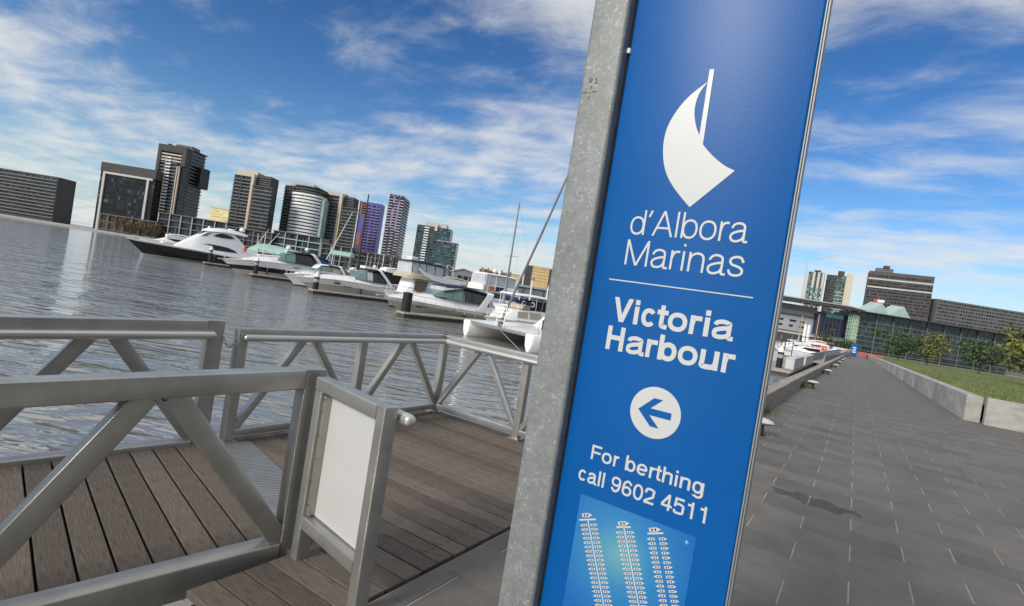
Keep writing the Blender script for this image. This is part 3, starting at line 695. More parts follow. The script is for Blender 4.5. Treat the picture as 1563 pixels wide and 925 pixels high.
for (x, y), ln, lb in (((-28.45, 29.5), 11, 'finger pontoon ending at the thick plain black pile'), ((-44.2, 33.4), 12, 'finger pontoon beside the cruiser with black canopy'),
                       ((-62.8, 38.6), 14, 'finger pontoon beside the navy striped cruiser'), ((-83.3, 43.6), 20, 'finger pontoon beside the black hulled yacht'), ((-96.7, 46.6), 22, 'farthest finger pontoon at the bow of the black hulled yacht')):
    pontoon('finger_pontoon', (x, y), ln, 1.1, AFT, lb)
p0 = Vector((-10, 40.5, 0)) + AFT * 2
pontoon('walkway_pontoon', p0 + OUT * 0, 118, 2.4, OUT, 'long main walkway pontoon running behind the moored boats')

# ---- boats: local x runs aft from the bow at the waterline, z up from the water
def interp(T, s):
    if s <= T[0][0]: return T[0][1]
    for (a, va), (c, vc) in zip(T, T[1:]):
        if s <= c: return va + (vc - va) * (s - a) / (c - a)
    return T[-1][1]
def smooth_table(T, s):
    k = .35; return (interp(T, s - k) + 2 * interp(T, s) + interp(T, s + k)) / 4
def boat(name, label, cat, bow, L_, B, over, sheer, rows, group='boats moored on the marina pontoons', rz=0, stern_w=.9, deck_m=None):
    """rows: (height fraction, material) from keel to gunwale"""
    t = thing(name, label, cat, (bow[0], bow[1], WATER_Z), HEAD + rz, group)
    HS = [-.30, 0, .10, .22, .36, .50, .64, .78, .90, 1.0]; LFm = [.55, .84, .875, .90, .92, .945, .965, .985, .995, 1.0]
    ST = [0, .02, .05, .09, .14, .2, .28, .37, .48, .6, .72, .84, .93, 1.0]
    mats, idx = [], []
    for i in range(len(HS) - 1):
        hm = (HS[i] + HS[i + 1]) / 2; m = [q for h, q in rows if hm <= h][0]
        if m not in mats: mats.append(m)
        idx.append(mats.index(m))
    def st(tt):
        R = []
        for h, lf in zip(HS, LFm):
            s0 = -over * max(h, 0) ** 1.15 + (.35 * -min(h, 0) / .3)
            s = s0 + tt * (L_ - s0)
            bb = (1 - (1 - min(tt / .46, 1)) ** 2.1) * (1 if tt < .5 else 1 - (1 - stern_w) * ((tt - .5) / .5) ** 2)
            fl = lf ** (1 + 5.5 * (1 - min(tt / .6, 1)) ** 1.5)
            R.append((s, max(B / 2 * bb * fl, .012), h * smooth_table(sheer, s)))
        return R
    S = [st(x) for x in ST]
    b = MB()
    for sg_ in (-1, 1):
        b.loft([[(s, sg_ * y, z) for s, y, z in r] for r in S], cap=False, close=False, ms=idx)
    r = S[-1]
    for i in range(len(HS) - 1): b.face([(r[i][0], -r[i][1], r[i][2]), (r[i][0], r[i][1], r[i][2]), (r[i + 1][0], r[i + 1][1], r[i + 1][2]), (r[i + 1][0], -r[i + 1][1], r[i + 1][2])], idx[i])
    b.build('hull', mats, t, smooth=40)
    b = MB(); G_ = [(s, y, z) for s, y, z in (q[-1] for q in S)]
    for (s0, y0, z0), (s1, y1, z1) in zip(G_, G_[1:]):
        b.face([(s0, -y0, z0 - .03), (s1, -y1, z1 - .03), (s1, 0, z1 + .06), (s0, 0, z0 + .06 * min(y0 / B * 4, 1))]); b.face([(s0, y0, z0 - .03), (s0, 0, z0 + .06 * min(y0 / B * 4, 1)), (s1, 0, z1 + .06), (s1, y1, z1 - .03)])
    b.build('deck', deck_m or M_DECKG, t, smooth=40)
    b = MB()
    for sg_ in (-1, 1): b.tube([(s, sg_ * y * 1.004, z - .05) for s, y, z in G_], .035, 6)
    b.build('rub_rail', M_GEL if rows[-1][1] is not M_GEL else M_INOX, t)
    t['gun'] = 0
    def gun(s):
        for (s0, y0, z0), (s1, y1, z1) in zip(G_, G_[1:]):
            if s <= s1: f = max(0, (s - s0) / (s1 - s0)); return y0 + (y1 - y0) * f, z0 + (z1 - z0) * f
        return G_[-1][1:]
    del t['gun']
    return t, gun
def cab(t, name, S, m, r=.12, smooth=35, label=None):
    """cabin, screen or canopy: S = (s, z base, z top, half width base, half width top)"""
    b = MB(); R = []
    for s, zb, zt, wb, wt in S:
        k = min(r, (zt - zb) * .45); R.append([(s, -wb, zb), (s, -wt, zt - k), (s, -wt + k, zt), (s, 0, zt + k * .25), (s, wt - k, zt), (s, wt, zt - k), (s, wb, zb)])
    b.loft(R); return b.build(name, m, t, smooth=smooth, label=label)
def swin(t, S, P, m=None, d=.02, name='side_window', fr=True, both=True):
    """window let into both cabin sides; P outline (s, z)"""
    m = m or M_GLASS
    def yat(s, z):
        zb = interp([(q[0], q[1]) for q in S], s); zt = interp([(q[0], q[2]) for q in S], s); wb = interp([(q[0], q[3]) for q in S], s); wt = interp([(q[0], q[4]) for q in S], s)
        return wb + (wt - wb) * max(0, min(1, (z - zb) / max(zt - zb, .01)))
    for sg_ in ((-1, 1) if both else (-1,)):
        b = MB(); c = (sum(p[0] for p in P) / len(P), sum(p[1] for p in P) / len(P))
        o = [(s, sg_ * (yat(s, z) + d), z) for s, z in P]; cc = (c[0], sg_ * (yat(*c) + d + .004), c[1])
        i_ = [(s, sg_ * (yat(s, z) - .02), z) for s, z in P]
        for k in range(len(P)):
            k2 = (k + 1) % len(P); b.face([o[k], o[k2], cc]); b.face([o[k], o[k2], i_[k2], i_[k]])
        b.build(name, m, t, smooth=20)
def mullions(t, S, n=4):
    b = MB()
    for i, (s, zb, zt, wb, wt) in enumerate(S):
        for sg_ in (-1, 1): b.tube([(s, sg_ * (wb + .012), zb), (s, sg_ * (wt + .012), zt - .1), (s, sg_ * (wt - .1), zt + .012)], .022, 5)
    (s0, a0, c0, w0, u0), (s1, a1, c1, w1, u1) = S[0], S[-1]
    for sg_ in (-1, 1): b.tube([(s, sg_ * (wb + .014), zb + .02) for s, zb, zt, wb, wt in S], .03, 5); b.tube([(s, sg_ * (wt + .005), zt - .08) for s, zb, zt, wb, wt in S], .022, 5)
    b.build('screen_frame', M_BLACKC, t)
def hullmarks(t, gun, s, z, n=5, h=.2):
    b = MB(); rr = random.Random(int(s * 10))
    for k in range(n):
        y, _ = gun(s + k * .2); b.box(s + k * .2, s + k * .2 + .12, -y * .985 - .03, -y * .985 - .015, z, z + h * rr.uniform(.7, 1))
    b.build('registration_mark', M_BLACKC, t, kind='stuff')
def bowrail(t, gun, s0, s1, h=.55, n=7):
    b = MB()
    for sg_ in (-1, 1):
        P = []
        for k in range(n + 1):
            s = s0 + (s1 - s0) * k / n; y, z = gun(s); hh = h * (1 if k < n else .05); P.append((s, sg_ * max(y - .10, .02), z + hh))
            if k < n: b.tube([(s + .05, sg_ * max(y - .1, .02), z - .02), (s, sg_ * max(y - .10, .02), z + h)], .020, 5)
        b.tube(P, .028, 6)
    b.build('bow_rail', M_RAILW, t)
def fender(t, gun, s, zc, m=None):
    y, z = gun(s); b = MB(); b.lathe([(.02, -.3), (.11, -.24), (.12, 0), (.11, .24), (.03, .3)], (s, -y - .10, zc), 10); f = b.build('fender', m or M_FENDER, t)
    b = MB(); b.tube([(s, -y - .10, zc + .28), (s, -y + .02, z)], .012, 5); b.build('line', M_GEL, f)
def dome(t, s, y, z, r=.3, stalk=.25):
    b = MB(); b.lathe([(r * .8, 0), (r, r * .35), (r * .95, r * .8), (r * .6, r * 1.3), (.01, r * 1.5)], (s, y, z), 14); b.lathe([(.06, -stalk), (.06, 0)], (s, y, z), 8); b.build('radome', M_GEL, t, smooth=50)
def whip(t, s, y, z, h, lean=.12):
    b = MB(); b.tube([(s, y, z), (s + lean * h, y, z + h)], .018, 5, r1=.006); b.build('antenna', M_GEL, t)
def arch(t, a, c, w0, w1, wd=.35, m=None, name='radar_arch'):
    """hoop over the cockpit from side foot a=(s,z) up to top c=(s,z)"""
    b = MB(); P = []
    (s0, z0), (s1, z1) = a, c
    pts = [(s0, -w0, z0), ((s0 + s1) / 2, -(w0 + w1) / 2, (z0 + z1) / 2), (s1 - (s1 - s0) * .08, -w1, z1 - .14), (s1, -w1 + .25, z1), (s1, w1 - .25, z1), (s1 - (s1 - s0) * .08, w1, z1 - .14), ((s0 + s1) / 2, (w0 + w1) / 2, (z0 + z1) / 2), (s0, w0, z0)]
    R = []
    for s, y, z in pts: R.append([(s - wd / 2, y, z), (s - wd / 2, y * .96, z - .06 if abs(y) < w1 * .9 else z), (s + wd / 2, y * .96, z - .06 if abs(y) < w1 * .9 else z), (s + wd / 2, y, z)])
    b.loft(R); b.build(name, m or M_GEL, t, smooth=40)

# 1 black motor yacht
t, gn = boat('motor_yacht', 'large black hulled motor yacht with white raked cabin and dark windows', 'yacht', (-92.6, 39.4), 22.5, 5.4, 2.6, [(-2.6, 2.35), (-1.3, 2.14), (4.7, 1.99), (7.8, 1.92), (11.7, 1.70), (22, 1.55)], [(.09, M_GREYH), (.89, M_BLACKH), (1, M_GEL)])
S = [(3.9, 1.9, 2.25, 1.5, 1.2), (5.8, 1.85, 3.75, 1.85, 1.3), (7.8, 1.85, 5.15, 1.95, 1.45), (10, 1.7, 5.5, 2.0, 1.5), (11.9, 1.7, 5.35, 2.0, 1.5), (12.7, 1.7, 4.7, 2.0, 1.55), (14.3, 1.65, 3.1, 2.0, 1.8), (16.4, 1.6, 2.5, 2.0, 1.9)]
cab(t, 'cabin', S, M_GEL, .25)
cab(t, 'hardtop', [(7.5, 5.2, 5.35, 1.3, 1.15), (8.0, 5.2, 5.68, 1.65, 1.5), (10.2, 5.45, 6.02, 1.75, 1.6), (12.4, 5.45, 5.98, 1.75, 1.6), (13.9, 5.38, 5.6, 1.5, 1.4)], M_GEL, .2)
swin(t, S, [(8.7, 4.55), (9.3, 5.0), (9.9, 5.2), (10.6, 5.18), (11.3, 5.02), (12.0, 4.68), (11.2, 4.55), (10.1, 4.48)])
swin(t, S, [(6.1, 2.35), (7.2, 3.05), (8.2, 3.20), (9.6, 3.18), (11.0, 3.08), (12.0, 2.80), (12.6, 2.40), (11, 2.36), (9.2, 2.34)])
b = MB(); b.mesh([(6.9, -1.15, 4.62), (7.75, -1.2, 5.17), (7.75, 1.2, 5.17), (6.9, 1.15, 4.62)], [(0, 1, 2, 3)]); b.build('windscreen', M_GLASS, t, smooth=0)
swin(t, S, [(6.9, 4.25), (7.75, 4.95), (8.4, 5.05), (7.7, 4.35)], M_TEAL)
dome(t, 13.3, 0, 6.15, .45, .35); b = MB(); b.box(11.2, 12.0, -.5, .5, 5.99, 6.25, c=.05); b.build('roof_hatch', M_GEL, t)
b = MB(); b.ball((8.3, 0, 5.85), .22); b.build('roof_light', M_GEL, t); b = MB(); b.lathe([(.45, 0), (.3, .25), (.05, .5)], (2.2, 0, 2.2), 12); b.build('deck_winch', M_GEL, t)
bowrail(t, gn, -1.8, 4.2, .5); fender(t, gn, 9, .9); fender(t, gn, 13, .9, M_BLACKC)
b = MB(); b.box(13.4, 13.75, -2.25, -1.95, 2.9, 3.8, c=.04); b.build('life_raft', M_RED, t)

# 2 white cruiser with navy stripe
t, gn = boat('cabin_cruiser', 'white cruiser with a broad navy hull stripe and navy canopy', 'boat', (-65.7, 38.5), 12.4, 4.0, 1.95, [(-1.95, 1.62), (1.2, 2.02), (4, 2.2), (9.2, 2.1), (10.6, 1.7), (12.4, 1.5)], [(.36, M_GREYH), (.64, M_NAVYH), (1, M_GEL)])
S = [(.6, 1.85, 2.05, .9, .7), (2.6, 1.95, 2.72, 1.3, 1.0), (4.6, 2.0, 2.85, 1.45, 1.15), (8.5, 2.0, 2.6, 1.5, 1.3), (10.8, 1.7, 2.1, 1.5, 1.4)]
cab(t, 'coachroof', S, M_GEL, .2)
cab(t, 'sun_hatch', [(2.3, 2.75, 2.86, .7, .68), (4.7, 2.93, 3.06, .8, .78)], M_GEL, .05)
S2_ = [(4.2, 2.5, 2.6, 1.2, 1.0), (5.3, 2.5, 3.45, 1.5, 1.05), (6.5, 2.45, 3.82, 1.55, 1.15), (8.9, 2.4, 3.9, 1.55, 1.2), (9.3, 2.3, 3.8, 1.55, 1.2)]
mullions(t, S2_[1:]); cab(t, 'windscreen', S2_[:3], M_TEAL, .15); cab(t, 'cockpit_enclosure', S2_[2:], M_GLASS, .15)
cab(t, 'canopy', [(6.3, 3.74, 3.90, 1.3, 1.2), (8.6, 3.86, 4.02, 1.35, 1.25), (10.6, 3.5, 3.66, 1.4, 1.3), (11.2, 3.2, 3.35, 1.4, 1.3)], M_NAVYC, .07)
cab(t, 'aft_curtain', [(9.3, 2.1, 3.76, 1.5, 1.3), (11.1, 1.9, 3.24, 1.5, 1.3)], M_BLUEC, .07)
arch(t, (10.9, 1.75), (8.7, 4.02), 1.66, 1.45, .55); dome(t, 6.0, .3, 4.1, .34); dome(t, 8.2, -.4, 4.3, .28); dome(t, 5.4, -.8, 3.7, .2); whip(t, 5.2, .9, 3.4, 1.8, .05); whip(t, 7.2, -.9, 3.9, 2, .05)
hullmarks(t, gn, 6.2, 1.75, 5, .22); bowrail(t, gn, -1.6, 4.0); fender(t, gn, 7.0, 1.05); fender(t, gn, 3.0, .8); fender(t, gn, 9.0, .9, M_BLACKC); fender(t, gn, 11.4, 1.4)
b = MB(); b.box(-2.3, -1.3, -.16, .16, 1.55, 1.68, c=.03); b.build('bow_platform', M_INOX, t)
# 3 small runabout
t, gn = boat('runabout', 'small white runabout with pale screen and black canopy', 'boat', (-54.6, 39.0), 8.2, 2.8, 1.35, [(-1.4, 1.15), (.8, 1.5), (3.5, 1.55), (8, 1.3)], [(.10, M_BOOT), (.64, M_GEL), (1, M_GEL)])
S = [(.0, 1.35, 1.5, .5, .4), (1.2, 1.45, 1.9, .95, .7), (2.4, 1.5, 2.0, 1.1, .9), (5.2, 1.5, 1.85, 1.2, 1.1)]
cab(t, 'coachroof', S, M_GEL, .15); S2_ = [(1.8, 1.8, 1.9, .9, .8), (2.4, 1.75, 2.75, 1.15, .85), (3.7, 1.7, 2.85, 1.2, .95), (4.9, 1.7, 2.7, 1.2, .95)]
mullions(t, S2_[1:]); cab(t, 'windscreen', S2_[:3], M_TEAL, .1); cab(t, 'side_curtain', S2_[2:], M_BEIGE, .1); cab(t, 'screen_cover', [(2.0, 2.32, 2.4, .8, .7), (2.5, 2.77, 2.83, .85, .8), (3.4, 2.84, 2.92, .9, .85)], M_GEL, .04)
cab(t, 'canopy', [(3.4, 2.80, 2.94, 1.05, .98), (5.2, 2.72, 2.88, 1.05, .98)], M_BLACKC, .05); arch(t, (5.6, 1.5), (4.7, 2.98), 1.3, 1.1, .35)
cab(t, 'aft_curtain', [(5.2, 1.5, 2.8, 1.2, 1.0), (6.4, 1.4, 2.1, 1.2, 1.1)], M_TEAL, .07)
hullmarks(t, gn, 1.1, .75, 4, .16); whip(t, 4.4, .5, 2.9, 1.6, .05); bowrail(t, gn, -1.1, 2.0, .4, 5); b = MB(); b.ball((1.6, -1.28, .55), .24); b.build('fender', M_GEL, t)
S3 = [(0, 0, 1.6, 1.2, 1.35), (8, 0, 1.6, 1.3, 1.4)]
# 4 cruiser with black canopy
t, gn = boat('cabin_cruiser', 'white cruiser with grey lower hull and black canopy beside the long finger', 'boat', (-46.6, 35.3), 11.2, 3.7, 1.8, [(-1.8, 1.35), (1.7, 1.62), (4.5, 1.60), (9.4, 1.35), (11, 1.25)], [(.08, M_BOOT), (.64, M_GREYH), (1, M_GEL)])
S = [(-.8, 1.4, 1.5, .5, .4), (1.5, 1.5, 1.95, 1.1, .8), (4.5, 1.5, 2.12, 1.45, 1.1), (7.8, 1.5, 2.1, 1.5, 1.3), (10, 1.3, 1.7, 1.5, 1.4)]
cab(t, 'coachroof', S, M_GEL, .2)
S2_ = [(4.0, 1.95, 2.05, 1.1, .9), (5.2, 1.95, 2.95, 1.4, 1.0), (6.5, 1.9, 3.12, 1.45, 1.1), (8.0, 1.85, 3.1, 1.45, 1.15)]
mullions(t, S2_[1:]); cab(t, 'windscreen', S2_[:2], M_TEAL, .12); cab(t, 'screen_curtain', [S2_[1], (5.9, 1.92, 3.06, 1.42, 1.05)], M_CLEAR, .12); cab(t, 'cockpit_enclosure', [(5.9, 1.92, 3.06, 1.42, 1.05)] + S2_[2:], M_GLASS, .12)
cab(t, 'canopy', [(5.3, 2.98, 3.10, 1.2, 1.12), (6.6, 3.12, 3.26, 1.25, 1.15), (9.3, 2.95, 3.1, 1.25, 1.15)], M_BLACKC, .06)
cab(t, 'aft_curtain', [(7.7, 1.8, 3.1, 1.4, 1.2), (9.4, 1.6, 2.95, 1.4, 1.2), (9.6, 1.5, 1.8, 1.4, 1.3)], M_BLACKC, .07)
arch(t, (8.2, 1.62), (6.6, 3.28), 1.58, 1.3, .4)
for s in (1.9, 3.6): swin(t, S3, [(s - .28, 1.18), (s + .28, 1.18), (s + .28, 1.30), (s - .28, 1.30)], M_GLASS, .34, 'porthole')
hullmarks(t, gn, 2.6, .95, 4, .14); whip(t, 6.4, -.9, 3.2, 2.0, .06); whip(t, 6.4, .9, 3.2, 1.5, .06); dome(t, 6.6, 0, 3.4, .2, .15); bowrail(t, gn, -1.4, 3.8); fender(t, gn, 4.4, .75); fender(t, gn, 8.0, .8, M_BLACKC)
b = MB(); b.box(8.6, 9.2, -1.6, -1.2, 1.3, 2.1, c=.05); b.build('outboard', M_BLACKC, t)
# 5 cruiser with navy canopy, nearest
t, gn = boat('cabin_cruiser', 'white cruiser with navy canopy and grey lower hull nearest the plain black pile', 'boat', (-30.5, 31.9), 11.6, 3.9, 2.1, [(-2.1, 1.33), (-.6, 1.28), (4.1, 1.08), (9, .98), (11.6, .95)], [(.06, M_BOOT), (.78, M_GREYH), (1, M_GEL)])
S = [(-1.6, 1.24, 1.34, .4, .3), (0, 1.22, 1.62, .95, .65), (1.9, 1.15, 1.84, 1.35, .95), (3.3, 1.1, 1.98, 1.5, 1.1), (7.0, 1.0, 1.75, 1.6, 1.4), (9.2, .95, 1.2, 1.6, 1.5)]
cab(t, 'coachroof', S, M_GEL, .22)
S2_ = [(2.1, 1.85, 1.92, 1.0, .85), (3.2, 1.8, 2.5, 1.35, .95), (4.9, 1.7, 2.80, 1.5, 1.1), (6.9, 1.65, 2.66, 1.5, 1.15), (7.5, 1.65, 2.55, 1.5, 1.15)]
cab(t, 'windscreen', S2_[:3], M_TEAL, .12); cab(t, 'cockpit_enclosure', S2_[2:], M_GLASS, .12)
cab(t, 'clear_curtain', [(2.9, 2.36, 2.62, 1.1, .9), (3.3, 2.5, 2.75, 1.2, .95), (4.9, 2.78, 2.86, 1.2, 1.1)], M_CLEAR, .05)
cab(t, 'canopy', [(3.1, 2.70, 2.80, 1.05, .98), (4.9, 2.82, 2.96, 1.22, 1.12), (7.5, 2.55, 2.70, 1.25, 1.15)], M_NAVYC, .06)
b = MB()
for s, z0, z1 in ((3.0, 1.95, 2.45), (3.9, 1.9, 2.66), (4.9, 1.85, 2.8), (5.9, 1.75, 2.75)):
    for sg_ in (-1, 1): b.tube([(s - .25, sg_ * 1.50, z0), (s, sg_ * 1.16, z1)], .025, 5)
b.build('screen_frame', M_BLACKC, t)
arch(t, (6.6, 1.2), (7.9, 2.72), 1.72, 1.35, .7); cab(t, 'aft_curtain', [(7.7, 1.2, 2.5, 1.5, 1.25), (8.7, 1.0, 1.3, 1.5, 1.4)], M_CLEAR, .07)
swin(t, [(0, 0, 1.2, 1.0, 1.4), (11, 0, 1.2, 1.6, 1.75)], [(.3, .86), (.7, .88), (.9, .83), (.7, .78), (.3, .78)], M_GLASS, .12, 'porthole')
hullmarks(t, gn, .9, .8, 2, .13); whip(t, 7.6, -.9, 2.7, 1.7, .06); bowrail(t, gn, -1.7, 4.5, .42); fender(t, gn, 4.6, .35, M_BLACKC); 
b = MB(); b.box(-2.5, -1.5, -.18, .18, 1.25, 1.36, c=.03); b.build('bow_platform', M_INOX, t)
def rope(t, a, c, sag=.25):
    a, c = Vector(a), Vector(c); b = MB(); b.tube([a.lerp(c, k / 8) - Vector((0, 0, sag * math.sin(PI * k / 8))) for k in range(9)], .02, 5); b.build('mooring_line', M_ROPE, t)
M_ROPE = mat('dark_rope', (.10, .09, .08), .9)
rope(t, (3.8, -1.9, .95), (-.6, -2.6, -.75 + 1.2), .1); rope(t, (-1.0, -.4, 1.25), (-.9, -2.3, .45), .1); rope(t, (6.5, -1.95, .98), (9.5, -2.4, .45), .1)
b = MB(); b.box(2.6, 3.3, -1.2, -1.1, 1.75, 1.8); b.tube([(2.3, -.5, 1.95), (2.1, .4, 1.95)], .03, 5); b.build('wiper', M_BLACKC, t)
# 6 flybridge boat behind
t, gn = boat('flybridge_cruiser', 'white flybridge boat with clear vinyl curtains and navy bimini behind the nearest cruiser', 'boat', (-36.95, 36.85), 12, 4.0, .9, [(-1, 1.45), (2, 1.5), (6, 1.5), (12, 1.3)], [(.08, M_BOOT), (.7, M_GREYH), (1, M_GEL)])
S = [(.9, 1.5, 1.6, .9, .8), (1.4, 1.5, 2.9, 1.2, 1.1), (4, 1.5, 2.95, 1.5, 1.35), (7.2, 1.5, 2.9, 1.5, 1.35)]
cab(t, 'saloon', S, M_GEL, .1); swin(t, S, [(1.5, 1.75), (1.6, 2.82), (3.0, 2.82), (2.7, 1.75)], M_CURT); swin(t, S, [(3.2, 1.85), (3.6, 2.7), (4.3, 2.72), (4.5, 2.5), (4.4, 1.85)]); swin(t, S, [(4.9, 1.85), (5.1, 2.7), (6.3, 2.72), (6.3, 1.85)], M_CLEAR)
cab(t, 'flybridge', [(.5, 2.98, 3.1, 1.2, 1.2), (.9, 2.98, 3.45, 1.5, 1.45), (2.0, 2.98, 3.45, 1.6, 1.55), (3.3, 2.95, 3.40, 1.6, 1.55), (5, 2.98, 3.3, 1.55, 1.5), (6.9, 2.98, 3.05, 1.45, 1.4)], M_BEIGE, .1)
b = MB()
for sg_ in (-1, 1): b.loft([[(s, sg_ * 1.66, z0), (s, sg_ * 1.66, z1), (s, sg_ * 1.60, z1), (s, sg_ * 1.60, z0)] for s, z0, z1 in ((1.5, 3.85, 4.0), (2.2, 3.35, 3.72), (3.2, 3.05, 3.52), (4.8, 2.92, 3.42), (6.4, 2.9, 3.1))])
b.build('wing_moulding', M_GEL, t, smooth=40)
cab(t, 'vinyl_curtain', [(.9, 3.4, 4.5, 1.3, 1.2), (2.4, 3.4, 4.5, 1.4, 1.3), (4.6, 3.3, 4.4, 1.4, 1.3)], M_CLEAR, .05)
b = MB()
for s in (.9, 1.7, 2.5, 3.5, 4.5):
    for sg_ in (-1, 1): b.tube([(s, sg_ * 1.44, 3.55), (s, sg_ * 1.32, 4.48)], .025, 5)
b.build('canopy_frame', M_NAVYC, t); cab(t, 'bimini', [(.7, 4.50, 4.60, 1.35, 1.25), (2.4, 4.55, 4.72, 1.42, 1.32), (4.8, 4.42, 4.55, 1.42, 1.32)], M_NAVYC, .06)
b = MB()
for sg_ in (-1, 1): b.tube([(5.0, sg_ * 1.2, 3.3), (5.0, sg_ * 1.1, 4.75), (5.4, sg_ * .7, 4.8), (6.0, sg_ * .7, 4.7), (6.0, sg_ * 1.2, 3.1)], .035, 6)
b.build('rod_rack', M_GEL, t); b = MB(); b.box(1.3, 2.1, -.4, .4, 4.7, 5.0, c=.05); b.build('radar_box', M_GEL, t)
bowrail(t, gn, -.6, 2, .6, 4)
# 7 sport fisher beyond the walkway
t, gn = boat('sport_fisher', 'white sport fishing boat with enclosed flybridge and lookout top behind the catamaran', 'boat', (-35.4, 40.2), 13.5, 4.4, 1.5, [(-1.5, 2.0), (3, 2.1), (7, 1.5), (13.5, 1.2)], [(.08, M_BOOT), (1, M_GEL)])
t.location = (-45.35, 57.7, WATER_Z)
S = [(1.5, 1.9, 2.1, 1.2, 1.0), (3.2, 1.6, 2.9, 1.8, 1.6), (8.4, 1.2, 2.9, 2.0, 1.8), (9.5, 1.1, 2.8, 2.0, 1.8)]
cab(t, 'saloon', S, M_GEL, .15); swin(t, S, [(3.6, 2.0), (4.2, 2.7), (6.1, 2.72), (6.0, 2.0)]); swin(t, S, [(6.4, 2.0), (6.5, 2.72), (8.3, 2.72), (8.3, 1.9)])
cab(t, 'flybridge', [(2.4, 2.92, 3.7, 1.7, 1.6), (4.9, 2.92, 3.72, 1.8, 1.7), (6.4, 2.92, 3.69, 1.8, 1.7), (8.9, 2.92, 3.6, 1.8, 1.7)], M_GEL, .1)
swin(t, [(2.4, 2.92, 3.72, 1.8, 1.7), (9, 2.92, 3.72, 1.8, 1.7)], [(4.6, 2.98), (4.7, 3.6), (6.3, 3.62), (5.6, 3.0)], M_NAVYC); swin(t, [(2.4, 2.92, 3.72, 1.8, 1.7), (9, 2.92, 3.72, 1.8, 1.7)], [(2.6, 3.0), (2.6, 3.6), (3.5, 3.6), (3.5, 3.0)], M_BEIGE); swin(t, [(2.4, 2.92, 3.72, 1.8, 1.7), (9, 2.92, 3.72, 1.8, 1.7)], [(3.6, 3.0), (3.6, 3.6), (4.4, 3.6), (4.4, 3.0)], M_RED)
cab(t, 'vinyl_curtain', [(2.7, 3.72, 5.1, 1.6, 1.4), (8.5, 3.7, 5.1, 1.6, 1.4)], M_CLEAR, .06)
cab(t, 'hardtop', [(3.0, 5.10, 5.28, 1.5, 1.4), (5.5, 5.16, 5.36, 1.6, 1.5), (8.5, 5.10, 5.28, 1.5, 1.4)], M_GEL, .08)
b = MB()
for s in (2.8, 4.6, 6.5, 8.4):
    for sg_ in (-1, 1): b.tube([(s, sg_ * 1.68, 3.7), (s + .1, sg_ * 1.5, 5.12)], .035, 5)
b.build('tower_frame', M_GEL, t); dome(t, 5.5, 0, 5.6, .34); dome(t, 6.9, .5, 5.55, .24); whip(t, 7.6, 0, 5.3, 1.6, .02); b = MB(); b.box(3.3, 3.9, -.3, .3, 5.3, 5.8, c=.04); b.build('searchlight', M_TEAK, t)
b = MB(); b.loft([[(8.9, y, 3.6), (8.9, y + .12, 3.6), (9.6, y + .12, 1.3), (9.0, y, 1.3)] for y in (-1.85, 1.73)]); b.build('side_wing', M_GEL, t)
bowrail(t, gn, -1.1, 3.5)
for sg_ in (-1, 1):
    b = MB(); b.tube([(7.6, sg_ * 1.9, 2.6), (9.2, sg_ * 2.9, 9.2)], .035, 5, r1=.012); b.build('outrigger', M_GEL, t)
# 8 launch with hardtop, between the finger and the catamaran
t, gn = boat('launch', 'white launch with hardtop on posts, navy canvas roll and beige seats behind the catamaran', 'boat', (26.8 * .244 - 30.4 * .97, 26.8 * .97 + 30.4 * .244), 8.8, 3.0, .7, [(-.7, 1.05), (1.2, 1.15), (8.8, .95)], [(.1, M_BOOT), (1, M_GEL)])
S = [(.4, 1.05, 1.25, .8, .7), (1.1, 1.05, 1.85, 1.15, 1.0), (3.5, 1.05, 1.95, 1.25, 1.1), (5.2, 1.0, 1.9, 1.25, 1.1)]
cab(t, 'cabin', S, M_GEL, .1); swin(t, S, [(1.5, 1.3), (1.6, 1.75), (2.6, 1.78), (2.6, 1.3)], M_BEIGE); swin(t, S, [(2.8, 1.3), (2.8, 1.78), (4.0, 1.78), (4.0, 1.3)], M_BEIGE)
cab(t, 'hardtop', [(1.3, 2.96, 3.06, 1.1, 1.0), (3.2, 3.0, 3.14, 1.2, 1.1), (5.2, 2.97, 3.07, 1.1, 1.0)], M_GEL, .05)
for s in (1.5, 3.4, 5.0):
    for sg_ in (-1, 1): b = MB(); b.tube([(s, sg_ * 1.1, 1.8), (s, sg_ * 1.04, 2.98)], .03, 6); b.build('hardtop_post', M_GEL, t)
b = MB(); b.tube([(1.1, -1.0, 2.55), (1.7, -1.1, 2.5), (2.8, -1.15, 2.42)], .12, 8); b.build('canvas_roll', M_NAVYC, t)
for s in (1.9, 2.9):
    b = MB(); b.tube([(s + .17 * math.cos(k * PI / 5), -1.17, 2.40 + .17 * math.sin(k * PI / 5)) for k in range(11)], .05, 6); b.build('life_ring', M_GEL, t)
b = MB(); b.box(2.2, 3.0, -.9, .9, 1.96, 2.3, c=.05); b.box(3.3, 4.4, -.9, .9, 1.96, 2.25, c=.05); b.build('seat', M_BEIGE, t); b = MB(); b.box(3.2, 5.0, -1.0, 1.0, 1.95, 2.7, c=.1); b.build('rolled_cover', M_BLACKC, t)
bowrail(t, gn, -.5, 1.6, .55, 4)
b = MB(); b.lathe([(.05, 1.9), (.04, 4.1)], (4.9, -.6, 0), 8)
b.build('radar_post', M_GEL, t)
w_ = MB(); w_.lathe([(.04, 1.8), (.035, 2.75)], (5.3, -1.1, 0), 8)
for k in range(3):
    a = rad(40 + 120 * k); w_.bar((5.3, -1.16, 2.8), (5.3 + .42 * math.cos(a), -1.16, 2.8 + .42 * math.sin(a)), .03, .10)
w_.ball((5.3, -1.1, 2.8), .09); w_.build('wind_generator', M_GEL, t)
